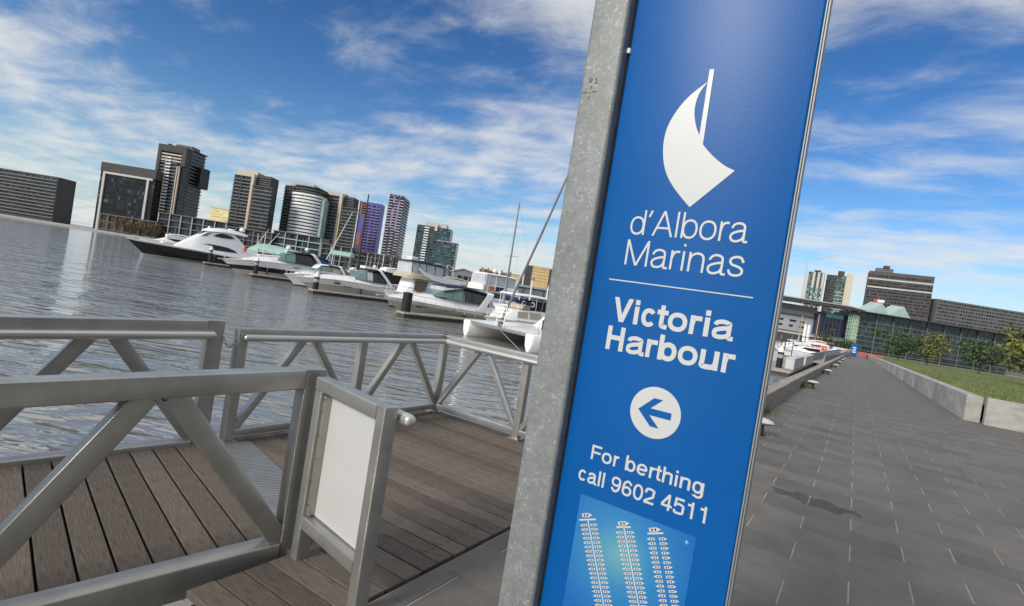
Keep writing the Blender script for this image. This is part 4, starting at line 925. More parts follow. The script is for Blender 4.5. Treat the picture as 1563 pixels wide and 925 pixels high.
# 9 catamaran
ct = thing('catamaran', 'white sailing catamaran with square bows and a furled headsail beside the sign post', 'catamaran', (-17.5, 26.1, WATER_Z), HEAD, 'boats moored on the marina pontoons')
for yc in (-2.75, 2.75):
    b = MB(); R = []
    for s, hb, z0, zt in ((0, .30, .02, .98), (.06, .36, -.05, 1.0), (1.5, .52, -.3, 1.02), (5, .68, -.35, 1.1), (9, .66, -.3, 1.12), (11.5, .5, -.1, .8)):
        R.append([(s, yc - hb * .25, z0), (s, yc - hb * .8, .35), (s, yc - hb, zt - .08), (s, yc - hb + .07, zt), (s, yc + hb - .07, zt), (s, yc + hb, zt - .08), (s, yc + hb * .8, .35), (s, yc + hb * .25, z0)])
    b.loft(R); b.build('hull', M_GEL, ct, smooth=40)
    b = MB(); b.tube([(.35, yc - .3, 1.0), (.3, yc - .32, 1.6), (.7, yc - .36, 1.62), (2.6, yc - .5, 1.62), (2.6, yc - .5, 1.05)], .02, 6); b.tube([(1.4, yc - .4, 1.02), (1.4, yc - .42, 1.62)], .016, 6); b.build('pulpit', M_INOX, ct)
b = MB(); b.loft([[(s, -2.3, z0), (s, -2.3, z1), (s, 2.3, z1), (s, 2.3, z0)] for s, z0, z1 in ((.22, .80, .98), (1.2, .72, 1.06), (2.8, .66, 1.15), (11, .66, 1.15))]); b.build('bridge_deck', M_GEL, ct, smooth=0)
b = MB(); b.bar((.10, -2.6, .93), (.10, 2.6, .93), .14, .14, .03); b.build('front_beam', M_MAST, ct, smooth=35)
S = [(5.0, 1.15, 1.3, 2.0, 1.8), (6.2, 1.15, 2.4, 2.2, 1.7), (8.5, 1.15, 2.5, 2.3, 1.9), (9.5, 1.15, 2.3, 2.3, 1.9)]
cab(ct, 'coachroof', S, M_GEL, .2); swin(ct, S, [(6.2, 1.6), (6.5, 2.05), (8.2, 2.15), (8.4, 1.6)])
b = MB(); b.lathe([(.10, 2.4), (.09, 14.3)], (5.2, 0, 0), 12, sx=1.5); b.build('mast', M_MAST, ct)
b = MB(); b.tube([(.22, 0, 1.0), (.45, 0, 1.7), (2.5, 0, 7.0), (4.0, 0, 11.0), (5.1, 0, 13.9)], .085, 8, r1=.05); b.lathe([(.15, -.1), (.16, .08), (.15, .22)], (.28, 0, 1.12), 10); b.build('furled_headsail', mat('furled_sailcloth', (.16, .155, .15), .8, 0, .25, 6), ct)
b = MB()
for y in (-2.7, 2.7): b.tube([(5.2, 0, 13.5), (6.2, y, 1.1)], .012, 5)
b.tube([(.15, 0, .9), (.05, -2.6, -.2)], .022, 5); b.build('stay_wire', M_MAST, ct)
b = MB()
for y in (.35, -.35): b.tube([(.2, y, .98), (.35, y * .8, 2.3)], .035, 6)
for k in range(5): b.tube([(.2 + .03 * k, -.34, 1.1 + .25 * k), (.2 + .03 * k, .34, 1.1 + .25 * k)], .022, 5)
b.tube([(.35, .3, 2.3), (.35, -.3, 2.3)], .04, 6); b.build('boarding_ladder', M_GEL, ct)
b = MB(); b.box(2.3, 3.6, -2.2, -1.3, 1.16, 1.85, c=.12); b.build('folded_cover', M_NAVYC, ct)
# sailing yacht: its mast stands against the sky
t, gn = boat('sailing_yacht', 'sailing yacht with a slim grey mast standing left of the catamaran stay', 'yacht', (-34.2 - .244 * 4.5, 51.7 - .97 * 4.5), 10.5, 3.1, 1.2, [(-1.2, 1.3), (10, 1.0)], [(.1, M_BOOT), (1, M_GEL)])
S = [(2.2, 1.1, 1.25, .7, .5), (3.5, 1.1, 1.65, 1.0, .8), (7, 1.05, 1.6, 1.1, .9)]
cab(t, 'coachroof', S, M_GEL, .12); swin(t, S, [(3.8, 1.25), (4, 1.5), (6.4, 1.48), (6.4, 1.25)])
b = MB(); b.lathe([(.10, 1.5), (.085, 8), (.06, 13.4)], (4.5, 0, 0), 10, sx=1.4); b.build('mast', M_MAST, t); b = MB(); b.tube([(4.6, 0, 2.6), (8.6, 0, 2.5)], .14, 8); b.build('boom_cover', M_BLUEC, t)
b = MB()
for p in ((-1.0, 0, 1.3), (10.2, 0, 1.1)): b.tube([(4.5, 0, 13.2), p], .010, 4)
for sg_ in (-1, 1): b.tube([(4.5, 0, 11), (4.7, sg_ * .9, 7.2), (4.7, sg_ * 1.45, 1.1)], .010, 4); b.tube([(4.5, 0, 7.2), (4.7, sg_ * .9, 7.2)], .025, 5)
b.build('rigging', M_MAST, t)
# old timber vessel with dark mast
t, gn = boat('timber_ketch', 'old timber ketch with a tall dark brown mast before the blue tower', 'boat', (-86.2 - .244 * 6, 75.4 - .97 * 6), 15, 4.2, 1.5, [(-1.5, 2.3), (6, 1.5), (15, 1.8)], [(.2, M_BOOT), (.8, M_TEAK), (1, M_GEL)])
cab(t, 'deckhouse', [(5, 1.5, 2.6, 1.3, 1.2), (9.5, 1.5, 2.6, 1.3, 1.2)], M_TEAK, .05)
b = MB(); b.lathe([(.24, 1.5), (.20, 12), (.12, 18.2)], (6, 0, 0), 10); b.build('mast', mat('dark_mast', (.045, .035, .03), .7, 0, .3, 2), t)
b = MB(); b.tube([(6.2, 0, 3.2), (12, 0, 3.4)], .16, 8); b.build('boom', M_TEAK, t)
b = MB()
for sg_ in (-1, 1):
    for s in (6.2, 6.8): b.tube([(6, 0, 17), (s, sg_ * 1.9, 1.8)], .02, 4)
b.tube([(6, 0, 17.5), (-1.3, 0, 2.3)], .02, 4); b.build('rigging', M_BLACKC, t)
# generic smaller boats farther away, each with its own canopy
FAR = 'small boats on the farther pontoons'
def far_boat(a, d, L_, can, label, fly=False, rz=0):
    p = site(a, d)
    t, gn = boat('moored_boat', label, 'boat', (p.x, p.y), L_, L_ * .32, L_ * .13, [(-1, L_ * .15), (L_, L_ * .12)], [(.1, M_BOOT), (1, M_GEL)], FAR, rz)
    z = L_ * .13; k = max(1, L_ / 8.5)
    S = [(L_ * .10, z, z + .15, .5, .4), (L_ * .24, z, z + .5 * k, L_ * .11, L_ * .08), (L_ * .36, z, z + .95 * k, L_ * .12, L_ * .1), (L_ * .7, z, z + 1.0 * k, L_ * .13, L_ * .1)]
    cab(t, 'cabin', S, M_GEL, .12); swin(t, S, [(L_ * .30, z + .35 * k), (L_ * .37, z + .8 * k), (L_ * .68, z + .85 * k), (L_ * .68, z + .35 * k)])
    cab(t, 'canopy', [(L_ * .4, z + 1.5 * k, z + 1.62 * k, L_ * .1, L_ * .09), (L_ * .62, z + 1.6 * k, z + 1.75 * k, L_ * .1, L_ * .09), (L_ * .85, z + 1.45 * k, z + 1.6 * k, L_ * .1, L_ * .09)], can, .06)
    if fly: cab(t, 'flybridge', [(L_ * .35, z + 1.0 * k, z + 1.5 * k, L_ * .1, L_ * .1), (L_ * .8, z + 1.0 * k, z + 1.4 * k, L_ * .1, L_ * .1)], M_GEL, .06)
    b = MB()
    for s in (.42, .62, .83):
        for sg_ in (-1, 1): b.tube([(L_ * s, sg_ * L_ * .095, z + .8 * k), (L_ * s, sg_ * L_ * .092, z + 1.52 * k)], .04, 4)
    b.build('canopy_frame', M_INOX, t); bowrail(t, gn, -.5, L_ * .3, .55, 4); whip(t, L_ * .5, .3, z + 1.6 * k, 1.6 * k, .05)
    return t
for a, d, L_, can, lb, fl in ((-108, 158, 14, M_GEL, 'long white launch with white top at the far left beyond the black yacht bow', True), (-92, 150, 9, M_RED, 'small far boat with orange canopy beyond the black yacht foredeck', False),
        (-51, 158, 10, M_GEL, 'small far boat with white canopy just left of the dark mast', True), (-38, 132, 9, M_BEIGE, 'small far boat with beige canopy just right of the dark mast', True), (-32, 118, 9.5, M_BLACKC, 'small far boat with black canopy beyond the black canopied cruiser', False),
        (-26, 112, 9, M_GEL, 'small far boat with white canopy beyond the black canopied cruiser', True), (-12.5, 92, 8, M_NAVYC, 'small far boat with navy canopy between the flybridge boat and the sport fisher', False),
        (2.2, 66, 6.5, M_BLUEC, 'small boat under a blue cover beside the sign post', False), (.2, 84, 8, M_BLACKC, 'small boat with black canopy behind the launch with hardtop', False), (-31.5, 112, 13.5, M_GEL, 'tall white flybridge boat with white top just left of the bare trees', True), (-24.5, 108, 14, M_BLACKC, 'tall white flybridge boat with black top below the bare trees', True), (-18.0, 102, 13, M_BEIGE, 'tall white flybridge boat with beige top left of the flybridge boat with vinyl curtains', True), (-38.5, 122, 13, M_NAVYC, 'tall white flybridge boat with navy top right of the dark mast', True), (-7.5, 92, 12, M_GEL, 'tall white flybridge boat with white top before the grey boat shed', True),
        (-24, 96, 8.5, M_NAVYC, 'small far boat with navy canopy left of the flybridge boat', True), (-27.5, 100, 8, M_BEIGE, 'small far boat with beige canopy behind the black canopied cruiser stern', False), (-33, 104, 9, M_BLUEC, 'small far boat with bright blue canopy and flybridge right of the runabout', True), (-18.5, 104, 9, M_GEL, 'small far boat with white canopy beyond the flybridge boat', True),
        (-8, 100, 9, M_BLACKC, 'small far boat with black canopy left of the grey boat shed', True), (-4.5, 84, 7.5, M_BLUEC, 'small far boat with blue canopy right of the sport fisher', False), (-60, 130, 10, M_GEL, 'white far boat with white canopy right of the floating pavilion', True), (-78, 152, 11, M_NAVYC, 'white far boat with navy canopy left of the floating pavilion', True),
        (-46, 105, 8, M_BLUEC, 'small far boat with blue canopy behind the navy striped cruiser', False)):
    far_boat(a, d, L_, can, lb, fl)
# slanting white outrigger poles of a boat behind the striped cruiser
t, gn = boat('game_fishing_boat', 'white game fishing boat with one long slanting outrigger behind the runabout', 'boat', (-63.5 - .244 * 5, 48.6 - .97 * 3), 10, 3.2, 1.2, [(-1.2, 1.5), (10, 1.1)], [(.1, M_BOOT), (1, M_GEL)])
cab(t, 'cabin', [(2, 1.3, 1.5, .9, .8), (3.5, 1.3, 2.5, 1.3, 1.1), (6.5, 1.2, 2.5, 1.35, 1.1)], M_GEL, .12)
b = MB(); b.tube([(3.2, -1.2, 1.9), (5.9, -2.6, 10.6)], .07, 6, r1=.03); b.build('outrigger', M_GEL, t)
# floating restaurant: pale green curved roof, brown screen walls
p = site(-68, 140)
ft_ = thing('floating_pavilion', 'floating pavilion with pale green curved awning roof and brown screen walls', 'pavilion', (p.x, p.y, WATER_Z), YAW)
M_GREENR = mat('pale_green_roof', (.30, .46, .41), .55, 0, .12, .6); M_SCREEN = mat('brown_screen', (.065, .055, .048), .8, 0, .4, 3)
b = MB(); b.box(-2, 13, -1, 9, -.3, .6); b.build('float', M_PDARK, ft_, smooth=0)
b = MB(); b.loft([[(x, 4 + 4.6 * math.cos(a), 3.4 + 2.2 * math.sin(a) * k) for a in [rad(15 * q) for q in range(13)]] for x, k in ((-1.2, .55), (0, 1.0), (4, 1.05), (11.5, .7))], cap=True); b.build('awning_roof', M_GREENR, ft_, smooth=50)
b = MB(); b.box(-1.1, 1.6, -.6, 8.6, .6, 3.6); b.build('end_wall', M_GREENR, ft_, smooth=0)
for k in range(5): b = MB(); b.box(1.7 + k * 2.0, 3.6 + k * 2.0, -.5, -.4, .6, 3.9 - k * .1); b.build('screen_panel', M_SCREEN, ft_, smooth=0)
for k in range(6): b = MB(); b.box(1.55 + k * 2.0, 1.69 + k * 2.0, -.62, -.38, .6, 4.2 - k * .1); b.build('post', M_GREENR, ft_, smooth=0)
b = MB(); b.tube([(1.0, -.2, 5.2), (3.4, -.2, 9.5)], .09, 6, r1=.04); b.tube([(3.5, -.2, 5.0), (6.2, -.2, 9.0)], .09, 6, r1=.04); b.build('flag_boom', M_GEL, ft_)
p = site(-38.5, 112)
aw = thing('shade_awning', 'small pale green awning on posts behind the navy canopy of the striped cruiser', 'awning', (p.x, p.y, WATER_Z), YAW)
b = MB(); b.loft([[(x, 1.2 + 1.5 * math.cos(a), 5.2 + .9 * math.sin(a)) for a in [rad(20 * q) for q in range(10)]] for x in (0, 4.2)]); b.build('canopy', M_GREENR, aw, smooth=50)
for x in (.2, 4.0):
    for y in (.2, 2.2): b = MB(); b.tube([(x, y, 0), (x, y, 5.3)], .06, 6); b.build('post', M_MAST, aw)
b = MB(); b.box(-.3, 4.5, -.5, 2.9, -.3, .4); b.build('float', M_PDARK, aw, smooth=0)

# thin masts and pontoon lamps standing among the boats
for k, (a, d, h, lb) in enumerate(((-56, 120, 7.5, 'slim white pontoon lamp left of the pale green awning'), (-40, 118, 7, 'slim white pontoon lamp left of the dark mast'), (-29.5, 120, 7, 'slim white pontoon lamp right of the dark mast'), (-21.5, 112, 6.5, 'slim white pontoon lamp left of the flybridge boat'), (1.6, 52, 4.6, 'slim white pontoon lamp between the furled sail and the sign post'), (-72, 150, 8, 'slim white pontoon lamp right of the black yacht'), (-84, 156, 8, 'slim white pontoon lamp above the black yacht cabin'))):
    p_ = site(a, d); t = thing('pontoon_lamp', lb, 'lamp post', (p_.x, p_.y, WATER_Z), 0, 'slim lamp posts on the pontoons')
    b = MB(); b.lathe([(.09, -.3), (.06, h)], n=8); b.build('pole', M_GEL, t); b = MB(); b.lathe([(.06, h), (.22, h + .05), (.2, h + .2), (.03, h + .28)], n=8); b.build('lamp_head', M_MAST, t)
# ------------------------------------------------------------------ far city: each building stands at its surveyed distance
M_CON_D = mat('dark_grey_concrete', (.070, .066, .062), .85, 0, .12, .05)
M_CON_M = mat('mid_grey_concrete', (.15, .146, .138), .85, 0, .12, .05)
M_CON_L = mat('pale_concrete', (.52, .50, .46), .8, 0, .1, .05)
M_CREAM = mat('cream_render', (.58, .52, .42), .8, 0, .08, .05)
M_SALMON = mat('sunlit_salmon_render', (.55, .38, .29), .8, 0, .08, .05)  # sunlit tone of the wing edge put into the colour; a fin shares it
M_WBAND = mat('white_balcony', (.80, .80, .77), .6, 0, .06, .1)
M_GBAND = mat('grey_balcony', (.145, .145, .145), .6, 0, .1, .1)
M_DGLASS = mat('dark_curtain_glass', (.014, .016, .020), .25, 0, .25, .08, spec=.3)
M_PANE = mat('window_pane', (.032, .037, .045), .22, 0, .1, .1, tint=.9, spec=.35)
M_PANE_T = mat('teal_window_pane', (.030, .085, .105), .2, 0, .1, .1, tint=.9, spec=.35)
M_PANE_G = mat('green_window_pane', (.09, .16, .135), .12, 0, .1, .1, tint=.8)
M_VIOLET = mat('violet_panel', (.13, .115, .42), .5, 0, .12, .05)
M_PLUM = mat('plum_panel', (.075, .055, .095), .5, 0, .2, .05)
M_LILAC = mat('lilac_panel', (.32, .24, .42), .5, 0, .15, .05)
M_LILACW = mat('pale_lilac_balcony', (.50, .46, .52), .6, 0, .1, .1)
M_RUST = mat('terracotta_panel', (.36, .15, .12), .6, 0, .2, .05)
M_YELL = mat('yellow_render', (.85, .74, .36), .7, 0, .06, .05)
M_GOLD = mat('gold_reflection', (.72, .55, .24), .4, .2, .3, .15)  # gold reflection on a tower strip, put into the colour
M_TAN = mat('tan_stone', (.56, .41, .20), .85, 0, .2, .08)
M_TANK = mat('dark_cladding_and_shade', (.05, .05, .052), .7, 0, .2, .1)  # cladding tone, also painted in for shadow on the tan block
M_BROWN = mat('brown_brick', (.17, .125, .09), .85, 0, .2, .1)
M_ZROOF = mat('grey_metal_roof', (.30, .33, .35), .5, .2, .1, .1)
M_TEALW = mat('teal_panel', (.10, .27, .28), .4, 0, .1, .05)
M_NAVYW = mat('navy_cladding', (.018, .028, .075), .45, 0, .15, .05)
M_LGREEN = mat('lime_glass', (.46, .55, .28), .25, 0, .3, .12)
M_PGREEN = mat('pale_green_glass', (.36, .50, .46), .15, 0, .15, .1)
CITY = 'towers of the skyline across the water'
def tower(name, label, u0, d, group=CITY, cat='tower'):
    K = d / 830; t = thing(name, label, cat, site(u0 * K, d), YAW, group)
    return t, (lambda u: (u - u0) * K), (lambda v: v * K + EYE)
def bx(t, name, x0, x1, y0, y1, z0, z1, m, kind=None, label=None):
    b = MB(); b.box(x0, x1, y0, y1, z0, z1); return b.build(name, m, t, smooth=0, kind=kind, label=label)
def bands(t, name, x0, x1, y0, y1, z0, z1, n, th, m, z_off=0.0):
    """n equal floor bands, each an object of its own sharing one mesh"""
    b = MB(); b.box(x0, x1, y0, y1, 0, th); me = None
    for k in range(n):
        z = z0 + (z1 - z0) * k / n + z_off
        if me is None: o = b.build(name, m, t, smooth=0); me = o.data
        else: o = link(name, me, t)
        o.location = (0, 0, z)
def panes(t, a, c, y, z0, z1, nx, nz, m, side='front', gap=.16, dark=0.0, name='windows'):
    """window panes standing 6 cm proud of (or in) the wall, each with its own tint"""
    b = MB(); w_, h_ = (c - a) / nx, (z1 - z0) / nz
    for i in range(nx):
        for j in range(nz):
            p0, p1 = a + (i + gap / 2) * w_, a + (i + 1 - gap / 2) * w_; q0, q1 = z0 + (j + gap) * h_, z0 + (j + 1 - gap * .7) * h_
            tt = max(0, min(1, random.gauss(.36, .2) - dark)); tt = random.uniform(.85, 1) if random.random() < .07 else tt
            if side == 'front': F = [(p0, y - .06, q0), (p1, y - .06, q0), (p1, y - .06, q1), (p0, y - .06, q1)]
            elif side == 'right': F = [(y + .06, p0, q0), (y + .06, p1, q0), (y + .06, p1, q1), (y + .06, p0, q1)]
            else: F = [(y - .06, p1, q0), (y - .06, p0, q0), (y - .06, p0, q1), (y - .06, p1, q1)]
            b.face(F, 0, tt + .0001)
    o = b.build(name, m, t, smooth=0); o['kind'] = 'stuff'; return o
def piers(t, name, xs, wd, y0, y1, z0, z1, m):
    b = MB(); b.box(0, wd, y0, y1, z0, z1); me = None
    for x in xs:
        if me is None: o = b.build(name, m, t, smooth=0); me = o.data
        else: o = link(name, me, t)
        o.location = (x, 0, 0)
# T0 dark building at the left edge
t, X, Z = tower('office_block', 'dark glazed block with a tall pale frame at the left end of the skyline', -650, 470)
bx(t, 'body', 0, X(-566), 0, 30, 0, Z(99), M_DGLASS); panes(t, 0, X(-566), 0, 2, Z(84), 24, 13, M_PANE, dark=.4)
bx(t, 'parapet', -.3, X(-566) + .2, -.4, 30, Z(86.5), Z(100), M_CON_D); bx(t, 'frame_beam', X(-645), X(-569), -1.2, -.02, Z(83), Z(86), M_CON_L); piers(t, 'frame_column', [X(-645), X(-577.5)], 1.9, -1.2, -.03, 0, Z(83), M_CON_L)
t, X, Z = tower('apartment_slab', 'low grey apartment slab beyond the dark glazed block', -840, 500)
bx(t, 'body', 0, X(-712), 0, 20, 0, Z(66), M_CON_D); bands(t, 'balcony', 0, X(-712), -1.4, -.01, 3, Z(64), 12, 1.0, M_GBAND); panes(t, 0, X(-712), 0, 2, Z(65), 28, 12, M_PANE)
# T1
t, X, Z = tower('apartment_tower', 'tallest dark grey tower with portal frame top and stepped right side', -567, 480)
W1 = X(-524.5); D1 = 28
bx(t, 'body', 0, W1, .6, D1, 0, Z(141) - .6, M_DGLASS); zt = Z(141)
bx(t, 'portal_left', -.3, 2.6, -1.2, 2, 20, zt, M_CON_D); bx(t, 'portal_top', 2.61, W1 - 3.4, -1.2, 2, Z(131), zt, M_CON_D); bx(t, 'portal_right', W1 - 3.39, W1 + .3, -1.2, 5.5, Z(112), zt, M_CON_D)
panes(t, 2.8, W1 - 3.6, .6, 6, Z(112), 9, 22, M_PANE, gap=.12); bands(t, 'balcony', .2, W1 - 7.2, -.6, .58, 22, Z(124), 17, .95, M_GBAND); bands(t, 'upper_balcony', 2.7, W1 - 3.5, -.5, .58, Z(117), Z(131), 3, 1.1, M_CREAM)
bands(t, 'bay_balcony', 8.4, 12.6, -1.6, -.62, 20, Z(126), 20, 1.1, M_WBAND); piers(t, 'bay_fin', [8.0], .4, -1.7, -.6, 20, Z(124), M_SALMON)
piers(t, 'vertical_rib', [W1 - 6.6, W1 - 4.6], .8, -1.0, .58, 20, Z(111), M_CREAM)
panes(t, 2, D1 - 1, W1, 4, zt - 2, 9, 26, M_PANE, 'right', dark=.1); 
b = MB(); b.box(W1 + .07, W1 + 1.2, 5.6, D1 - .3, 0, .9); me = None
for k in range(25):
    if me is None: o = b.build('side_balcony', M_GBAND, t, smooth=0); me = o.data
    else: o = link('side_balcony', me, t)
    o.location = (0, 0, 6 + k * 3.05)
bx(t, 'stepped_wing', W1 + 1.21, W1 + 5.2, D1 - 12, D1 + 2, Z(87), Z(119), M_CON_D); bx(t, 'stepped_wing_glass', W1 + 1.3, W1 + 5.0, D1 - 12.1, D1 - 12.01, Z(89), Z(117), M_DGLASS)
bx(t, 'roof_slab', W1 - 4, W1 + 1.5, 8, D1 + 1, zt - .59, zt + .2, M_CON_D); bx(t, 'plant_room', 9, W1 - 1, 8, 20, zt - .58, zt + 3.2, M_CON_M); bx(t, 'roof_vent', 5, 7, 3, 6, zt - .58, zt + 1.8, M_CON_D)
# yellow building
t, X, Z = tower('yellow_block', 'sunlit pale yellow block between the two leftmost towers', -476, 640)
bx(t, 'body', 0, X(-448), 0, 14, 0, Z(57), M_YELL); bx(t, 'cornice', -.4, X(-448) + .4, -.5, 14, Z(57) + .01, Z(58.4), M_CREAM); panes(t, .5, X(-448) - .5, 0, Z(30), Z(55), 8, 6, mat('pale_pane', (.62, .55, .30), .3, 0, .1, .1, tint=.4), gap=.3)
# T2
def twin(name, label, d, u, v, D=16, strip=None, nf=21):
    """slab tower with cream spine, set-back right wing and lower right front: u = edges, v = heights"""
    t, X, Z = tower(name, label, u[0], d)
    x1, xs, x2, x3 = X(u[1]), X(u[2]), X(u[3]), X(u[4]); z1, z2, z3, zp = Z(v[0]), Z(v[1]), Z(v[2]), Z(v[3])
    bx(t, 'body', 0, x1, 0, D, 0, z1, M_DGLASS); panes(t, .4, x1 - .3, 0, 3, z1 - .5, 7, nf, M_PANE)
    bands(t, 'balcony', 0, x1 * .42, -1.3, -.07, 4, z1 - 1, nf, 1.0, M_GBAND); bands(t, 'bay_balcony', x1 * .5, x1 - .1, -1.5, -.07, 4, z1 - 1, nf, 1.0, M_GBAND); piers(t, 'fin', [x1 * .44], .5, -1.2, -.07, 3, z1, M_CON_M)
    piers(t, 'spine', [x1 + .01], xs - x1, -1.6, D, 0, Z(v[0] + 4.5), M_CREAM)
    bx(t, 'crown', .6, xs + 1.0, 2, D - 1, z1 + .01, zp, M_CREAM)
    bx(t, 'rear_wing', xs + .02, x2, 3, D + 3, 0, z2, M_CON_D); panes(t, xs + .3, x2 - .2, 3, z3, z2 - .8, 5, 6, M_PANE); bands(t, 'rear_band', xs + .1, x2 + .3, 2.2, 2.92, z3 + 1, z2, 5, .7, M_CON_M)
    bx(t, 'front_wing', xs + 1.2, x3, -4, 2.9, 0, z3, M_CON_D); bx(t, 'wing_edge', xs + .03, xs + 1.19, -4.1, 2.9, 0, z3 + .6, strip or M_SALMON)
    panes(t, xs + 1.6, x3 - .3, -4, 3, z3 - .6, 5, nf - 4, M_PANE); bands(t, 'wing_balcony', xs + 2.6, x3 + .5, -5.2, -4.07, 4, z3 - .5, nf - 4, .95, M_GBAND); panes(t, -3.6, 2.4, x3, 3, z3 - .6, 3, nf - 4, M_PANE, 'right')
    bx(t, 'wing_roof', xs + 1.0, x3 + .8, -5, 2.9, z3 + .01, z3 + .7, M_CON_M)
    return t
twin('apartment_tower', 'slender dark tower with cream spine, second from the left', 500, (-447.5, -420.5, -416.5, -394, -385), (113, 118.3, 99.5, 122))
# T3 round fronted
t, X, Z = tower('round_front_tower', 'round fronted tower ringed by bright white balcony bands', -371, 520)
bx(t, 'rear_block', 0, X(-357), 3, 20, 0, Z(110), M_CON_D); panes(t, .3, X(-360), 3, 3, Z(109), 4, 22, M_PANE); bands(t, 'rear_balcony', -.4, X(-361), 2, 2.92, 4, Z(108), 22, .8, M_GBAND)
xa, xb = X(-360), X(-313); xc, hw = (xa + xb) / 2, (xb - xa) / 2
def arc(hw_, dep, n=14): return [(xc + hw_ * math.sin(rad(-80 + 160 * k / n)) / math.sin(rad(80)), 4 - dep * (math.cos(rad(-80 + 160 * k / n)) - math.cos(rad(80))) / (1 - math.cos(rad(80)))) for k in range(n + 1)]
def drum(name, hw_, dep, z0, z1, m, share=None):
    b = MB(); A = arc(hw_, dep) + [(xc + hw_, 22), (xc - hw_, 22)]
    b.loft([[(x, y, z) for x, y in A] for z in (z0, z1)]); return b.build(name, m, t, smooth=30)
drum('drum_glass', hw - .9, 7, 0, Z(100), M_DGLASS); me = None
for k in range(20):
    if me is None: o = drum('balcony_band', hw, 8, 0, 1.95, M_WBAND); me = o.data
    else: o = link('balcony_band', me, t)
    o.location = (0, 0, 3.5 + k * (Z(100) - 3.5) / 19.5)
drum('upper_drum', hw * .82, 6.4, Z(100) + .2, Z(110.5), M_DGLASS); me = None
for k in range(3):
    if me is None: o = drum('upper_band', hw * .86, 6.8, 0, .8, M_CON_M); me = o.data
    else: o = link('upper_band', me, t)
    o.location = (0, 0, Z(103) + k * 2.6)
bx(t, 'crown', X(-364), X(-328), 4, 18, Z(110.6), Z(117), M_CON_L); bx(t, 'glass_edge', xb + .1, X(-308.5), 4, 16, 0, Z(96), M_PGREEN)
# T4
twin('apartment_tower', 'dark tower with cream spine and a gold lit strip right of the round front', 540, (-310, -284, -279.5, -263.5, -255.5), (105, 107, 88.5, 110.5), strip=M_GOLD)
# T5 blue violet
t, X, Z = tower('violet_tower', 'blue violet panelled tower with terracotta left corner', -250, 600)
x1 = X(-219.8); z1 = Z(102); bx(t, 'body', 0, x1, 0, 16, 0, z1, M_VIOLET)
bx(t, 'left_corner', -.3, 6.2, -.3, 6, Z(82), z1 + .3, M_RUST); bx(t, 'left_corner', -.3, 4.0, -.3, 6, Z(36), Z(54), M_RUST); bx(t, 'left_shaft', -2.2, -.31, .5, 12, 0, z1 + 1.0, M_CON_D)
for a, c, lo in ((6.6, 10.5, 4), (12.4, 16.2, 4), (17.4, x1 - .4, 20)): bands(t, 'balcony', a, c, -.9, -.01, lo, z1 - 2.4, 22 if lo == 4 else 17, .9, M_LILAC); panes(t, a, c, 0, lo + .9, z1 - 1.5, 2, 22 if lo == 4 else 17, M_PANE)
panes(t, .8, 5.4, -.3, Z(83), z1, 2, 5, M_PANE); bx(t, 'parapet', 6.3, x1 + .2, -.2, 16, z1 + .01, z1 + .9, M_VIOLET)
# T6 plum
t, X, Z = tower('plum_tower', 'tall slim plum coloured tower with white balconies and grey right side', -209.5, 560)
x1 = X(-186); z1 = Z(119); D6 = 26; bx(t, 'body', 0, x1, 0, D6, 0, z1, M_PLUM)
for a, c, n_, lo in ((-.5, 4.2, 27, 3), (6.2, 9.6, 27, 4.2), (11.4, x1 - .2, 27, 3)): bands(t, 'balcony', a, c, -1.1, -.01, lo, z1 - 1.5, n_, .8, M_LILACW); panes(t, a + .2, c, 0, lo + .95, z1 - 1, 2, n_, M_PANE, dark=.1)
for a, c, z0_, z1_ in ((4.3, 6.1, Z(70), Z(100)), (9.7, 11.3, Z(66), Z(112)), (4.3, 6.1, Z(108), Z(118))): bx(t, 'lilac_panel', a, c, -.5, -.02, z0_, z1_, M_LILAC)
panes(t, 1, D6 - 1, x1, 4, z1 - 1, 7, 27, mat('grey_side_pane', (.20, .21, .24), .2, 0, .1, .1, tint=.6), 'right', gap=.2); b = MB(); b.box(x1 + .07, x1 + .9, 1, D6, 0, .6); me = None
for k in range(27):
    if me is None: o = b.build('side_band', M_GBAND, t, smooth=0); me = o.data
    else: o = link('side_band', me, t)
    o.location = (0, 0, 3.6 + k * (z1 - 4) / 27)
piers(t, 'parapet_tooth', [0, 4, 8, 12], 2.4, 0, 3, z1 + .01, z1 + 1.3, M_PLUM)
# T7 blue green
t, X, Z = tower('glass_tower', 'blue green glass tower with stepped right shoulder and pale crown', -161, 520)
x1, x2 = X(-109.5), X(-96.5); z1, z2 = Z(82), Z(61.5)
bx(t, 'body', 0, x1, 0, 20, 0, z1, M_CON_D); panes(t, .2, x1 - .2, 0, 3, z1 - .5, 16, 19, M_PANE_T, gap=.14); bands(t, 'floor_edge', -.2, x1 + .2, -.35, -.07, 3, z1, 19, .35, M_CON_M)
bx(t, 'shoulder', X(-127), x2, -5, 14, 0, z2, M_CON_D); panes(t, X(-127) + .2, x2 - .2, -5, 3, z2 - .4, 9, 14, M_PANE_T, gap=.14); bands(t, 'floor_edge', X(-127) - .2, x2 + .2, -5.35, -5.07, 3, z2, 14, .35, M_CON_M)
bx(t, 'crown', X(-150), X(-117), 3, 16, z1 + .01, Z(88.5), M_CON_L); bx(t, 'crown_pier', X(-134), X(-130), -.8, 3, Z(76), Z(86.5), M_CREAM); bands(t, 'bay_balcony', X(-149), X(-142), -1.4, -.36, 12, z1, 17, 1.1, M_WBAND); bx(t, 'shoulder_roof', X(-127), x2 + .4, -5.2, 14, z2 + .01, z2 + .6, M_CON_L)
panes(t, -4.5, 13, x2, 3, z2 - .4, 6, 14, M_PANE_G, 'right'); panes(t, .5, 19, x1, z2, z1 - .5, 7, 5, M_PANE_G, 'right')
